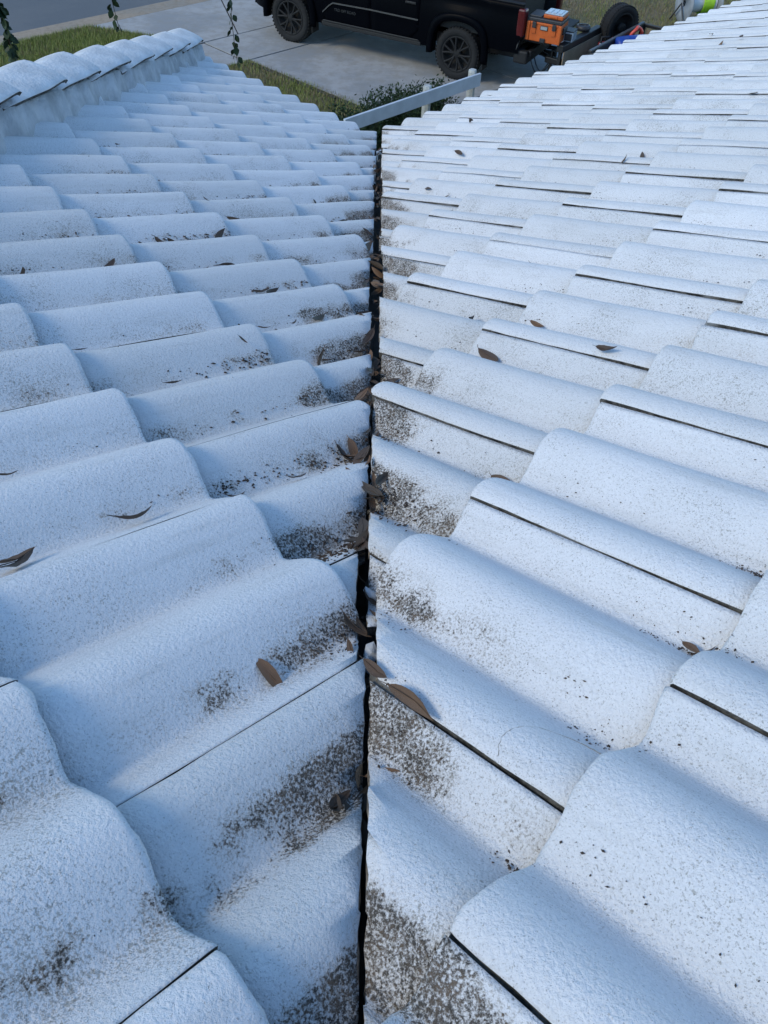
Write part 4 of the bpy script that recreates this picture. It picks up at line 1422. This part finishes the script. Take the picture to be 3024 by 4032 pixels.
SPECIAL = {
    ('L', 0): 'long curled light brown leaf lying alone in a trough of the near left slope',
    ('L', 4): 'dark grey sickle shaped leaf on the near left barrel beside the valley',
    ('L', 3): 'dark leaf tip at the left picture edge above the curled pair of leaves',
    ('L', 12): 'reddish brown leaf poking out of the near valley beside a dirty tile',
    ('L', 25): 'upright brown leaf on the left slope near the left picture edge',
    ('L', 26): 'small brown leaf standing on edge above a left slope trough',
    ('L', 14): 'brown leaf leaning upright on the stained left tile by the valley',
    ('L', 15): 'tall brown leaf leaning over the valley edge on the left',
    ('L', 18): 'oval tan leaf lying on a left tile just above the debris line',
    ('R', 0): 'brown leaf caught at the far end of a right slope trough',
    ('R', 1): 'round tipped brown leaf sticking up behind a near right slope barrel',
    ('R', 3): 'grey brown leaf wedged across a dark side joint on the right slope',
    ('R', 4): 'small upright brown leaf on the right slope near the valley',
    ('R', 5): 'long brown leaf lying on a right slope barrel in the middle distance',
    ('R', 19): 'long folded brown leaf stuck in the side joint of the near right tile',
    ('R', 18): 'brown leaf at the valley end of the near right side joint',
    ('R', 16): 'brown leaf standing in the dirt pile at the right slope trough',
    ('R', 17): 'dark leaf lying flat at the right end of the dirt pile on the right slope',
    ('R', 12): 'single pointed leaf standing up on the far right slope near the eave'}
def put_leaf(pos, nrm, ddir, length, label, group, rr, lift=0.0045, tilt=None):
    o = bpy.data.objects.new('fallen_leaf', rr.choice(leaf_me))
    x = (ddir - nrm * ddir.dot(nrm)).normalized()
    z = nrm
    y = z.cross(x)
    m = Matrix(((x.x, y.x, z.x, 0), (x.y, y.y, z.y, 0), (x.z, y.z, z.z, 0), (0, 0, 0, 1)))
    s = length
    m = Matrix.Translation(pos + nrm * (lift + .05 * s)) @ m @ Matrix.Rotation(R(rr.uniform(-18, 18) if tilt is None else tilt), 4, 'X') @ Matrix.Rotation(R(rr.uniform(-8, 8)), 4, 'Y') @ Matrix.Diagonal((s, s * rr.uniform(.62, .98), s, 1))
    col.objects.link(o)
    o.matrix_world = m
    tag(o, label, 'leaf', group)
    return o
rr = random.Random(99)
ORD = ['zeroth', 'first', 'second', 'third', 'fourth', 'fifth', 'sixth', 'seventh', 'eighth', 'ninth', 'tenth', 'eleventh', 'twelfth', 'thirteenth', 'fourteenth', 'fifteenth', 'sixteenth', 'seventeenth', 'eighteenth', 'nineteenth', 'twentieth', 'twenty-first', 'twenty-second']
rank = {}
for side, lst in (('L', LEAF_L), ('R', LEAF_R)):
    rows_ = {}
    for i, (u, v, ang, ln) in enumerate(lst):
        p, t, s, k = surf(side, u, v)
        rows_.setdefault(k, []).append((abs(p.x - XV), i))
    for k, l_ in rows_.items():
        for q, (dist_, i) in enumerate(sorted(l_)): rank[(side, i)] = (KMAX - k + 1, q + 1)
for side, lst in (('L', LEAF_L), ('R', LEAF_R)):
    a, d, n, off = frame(side)
    for i, (u, v, ang, ln) in enumerate(lst):
        p, t, s, k = surf(side, u, v)
        e = .006
        gu = surf(side, u + e, v)[0] - surf(side, u - e, v)[0]
        gu = gu if gu.length < .03 else a
        nn = gu.cross(d) * (1 if side == 'R' else 1)
        nn = nn.normalized()
        if nn.z < 0: nn = -nn
        dd = a * math.cos(R(ang)) + d * math.sin(R(ang))
        far = v > -0.75
        if (side, i) in SPECIAL:
            lab, grp = SPECIAL[(side, i)], None
        else:
            sd = 'left' if side == 'L' else 'right'
            row_, q_ = rank[(side, i)]
            lab = 'dry leaf on %s slope, %s tile course from the eave, %s leaf from the valley' % (sd, ORD[row_], ORD[q_])
            grp = 'dry leaves scattered on the %s slope' % sd
        upright = (side, i) in (('L', 25), ('L', 26), ('L', 14), ('L', 15), ('R', 1), ('R', 4), ('R', 12), ('R', 16))
        o = put_leaf(p, nn, dd, max(2.2, min(6.4, ln * 1.12)) / 100, lab, grp, rr, tilt=rr.choice((-35, 35)) if upright else None)
# leaves packed along the valley
CL = (-1.78, -1.70, -1.42, -1.25, -0.80, -0.55, -0.2, 0.25, 0.6)
for i in range(230):
    f = rr.random() ** 1.15
    y = -2.25 + 3.55 * f
    if i % 2: y = rr.choice(CL) + rr.gauss(0, .05)
    x = XV + rr.gauss(0, .016 if i % 3 else .008)
    z = TP * (abs(x - XV) - y) + GZ
    deep = rr.uniform(-.050, -.012) if y > -1.85 else rr.uniform(-.065, -.030)
    pl_ = surf('L', (y - XV) / math.sqrt(2), (XV + y) / (math.sqrt(2) * cP))[0].z
    pr_ = surf('R', (XV + y) / math.sqrt(2), (y - XV) / (math.sqrt(2) * cP))[0].z
    p = Vector((x, y, min(pl_, pr_) + rr.uniform(-.006, .006))) if (i % 3 and y > -1.86) else Vector((x, y, z + deep))
    az = rr.gauss(90, 38)
    dd = Vector((math.cos(R(az)), math.sin(R(az)), -TP * math.sin(R(az)) + rr.gauss(0, .25))).normalized()
    nn = Vector((rr.gauss(0, .5), rr.gauss(0, .25) + TP, 1)).normalized()
    put_leaf(p, nn, dd, rr.uniform(.024, .050), 'dry brown leaf packed into the dark gap along the valley', 'leaves packed in the valley gap', rr, tilt=rr.uniform(-28, 28) if (i % 3 and y > -1.86) else rr.uniform(-60, 60))

# fine debris: bits of bark and dirt lying in the troughs (too many to count)
mb = MB()
def bit(side, u, v, size):
    p, t, s, k = surf(side, u, v)
    if side == 'L' and not (HIPX + .13 < p.x < XV - .004): return
    if side == 'R' and p.x < XV + .006: return
    a, d, n, off = frame(side)
    size *= (.5 if k <= 0 else .8) if side == 'R' else (.6 if k <= 0 else 1.2)
    sx = size * rr.uniform(.5, 1.6); sy = size * rr.uniform(.4, 1.0); h = size * rr.uniform(.25, .6)
    an = rr.uniform(0, 6.28)
    e1 = a * math.cos(an) + d * math.sin(an); e2 = d * math.cos(an) - a * math.sin(an)
    c = p + n * .0004
    vs = [c + e1 * sx, c + e2 * sy, c - e1 * sx * rr.uniform(.6, 1.2), c - e2 * sy, c + n * h + e1 * sx * rr.uniform(-.3, .3)]
    mb.add(vs, [(0, 1, 4), (1, 2, 4), (2, 3, 4), (3, 0, 4), (3, 2, 1, 0)])
for side in ('L', 'R'):
    for k in range(-2, KMAX + 1):
        for ju in joints(side, k):
            for tr_t in (0.105, 0.255):
                amount = .15 + .85 * rr.random() ** 1.5
                if side == 'R': amount *= .55
                nb = int(amount * (110 if side == 'L' else 70))
                where = rr.choice((0, 0, 1)) if side == 'L' else rr.choice((0, 1, 1))
                for i in range(nb):
                    if where == 0: s = abs(rr.gauss(0, .12)) + .004
                    else: s = TL - .012 - abs(rr.gauss(0, .09))
                    if not 0.004 < s < TL - .008: continue
                    t = tr_t + (rr.gauss(.014, .007) if side == 'R' else rr.gauss(-.022, .005))
                    u = ju + t if side == 'R' else ju - t
                    j = (u - (UR if side == 'R' else UL)) / TW
                    if j > 22: continue
                    bit(side, u, V0 + k * TL - s, rr.choice((.0012, .0016, .0022, .0032)))
# heavier piles
for side, u, v, su, sv, n in (('R', -1.07, -1.800, .010, .020, 150), ('R', -1.212, -1.790, .006, .035, 170), ('R', -1.365, -1.800, .008, .030, 90), ('R', -1.515, -1.815, .006, .012, 40),
                              ('L', -1.300, -1.37, .012, .03, 130), ('L', -1.425, -1.50, .012, .03, 90), ('R', -1.185, -1.33, .010, .03, 90), ('R', -1.475, -1.63, .015, .03, 60), ('L', -1.12, -1.20, .010, .03, 70)):
    for i in range(n):
        bit(side, u + rr.gauss(0, su), v + rr.gauss(0, sv), rr.choice((.0014, .0018, .0026, .0038)))
# sparse specks anywhere
for i in range(420):
    side = rr.choice('LR')
    bit(side, rr.uniform(-1.6, 1.2), rr.uniform(-1.95, .6), rr.choice((.0010, .0014, .0020)))
for i in range(2600):
    side = rr.choice('LR')
    y = rr.uniform(-2.2, 1.3); x = rr.expovariate(1 / .03) + .004
    if side == 'L': u, v = (y - (XV - x)) / math.sqrt(2), ((XV - x) + y) / (math.sqrt(2) * cP)
    else: u, v = ((XV + x) + y) / math.sqrt(2), (y - (XV + x)) / (math.sqrt(2) * cP)
    t = surf(side, u, v)[1]
    if prof(min(t, TW)) > -.022: continue
    bit(side, u, v, rr.choice((.0014, .0018, .0026, .004)))
o = mb.build('roof_debris', M['debris'], None, recalc=False)
tag(o, 'dark crumbs of dirt and bark scattered in the tile troughs', 'debris', kind='stuff')

for i, (y, l_) in enumerate(((-2.035, .020), (-2.055, .016), (-1.93, .012))):
    bm = bmesh.new(); bmesh.ops.create_icosphere(bm, subdivisions=1, radius=1)
    for v in bm.verts: v.co = Vector((v.co.x * l_ * .45, v.co.y * l_, v.co.z * l_ * .4)) * rr.uniform(.75, 1.2)
    me = bpy.data.meshes.new('mortar_chip'); bm.to_mesh(me); bm.free()
    o = link('mortar_chip', me, None, M['mortar'])
    o.location = (XV + .004, y, TP * (-y) + GZ - .035); o.rotation_euler = (.2, .1, .5 * i)
    tag(o, ('white mortar chip wedged in the near valley gap', 'smaller white mortar chip next to the wedged one in the valley gap', 'tiny mortar chip farther along the valley gap')[i], 'mortar chip')
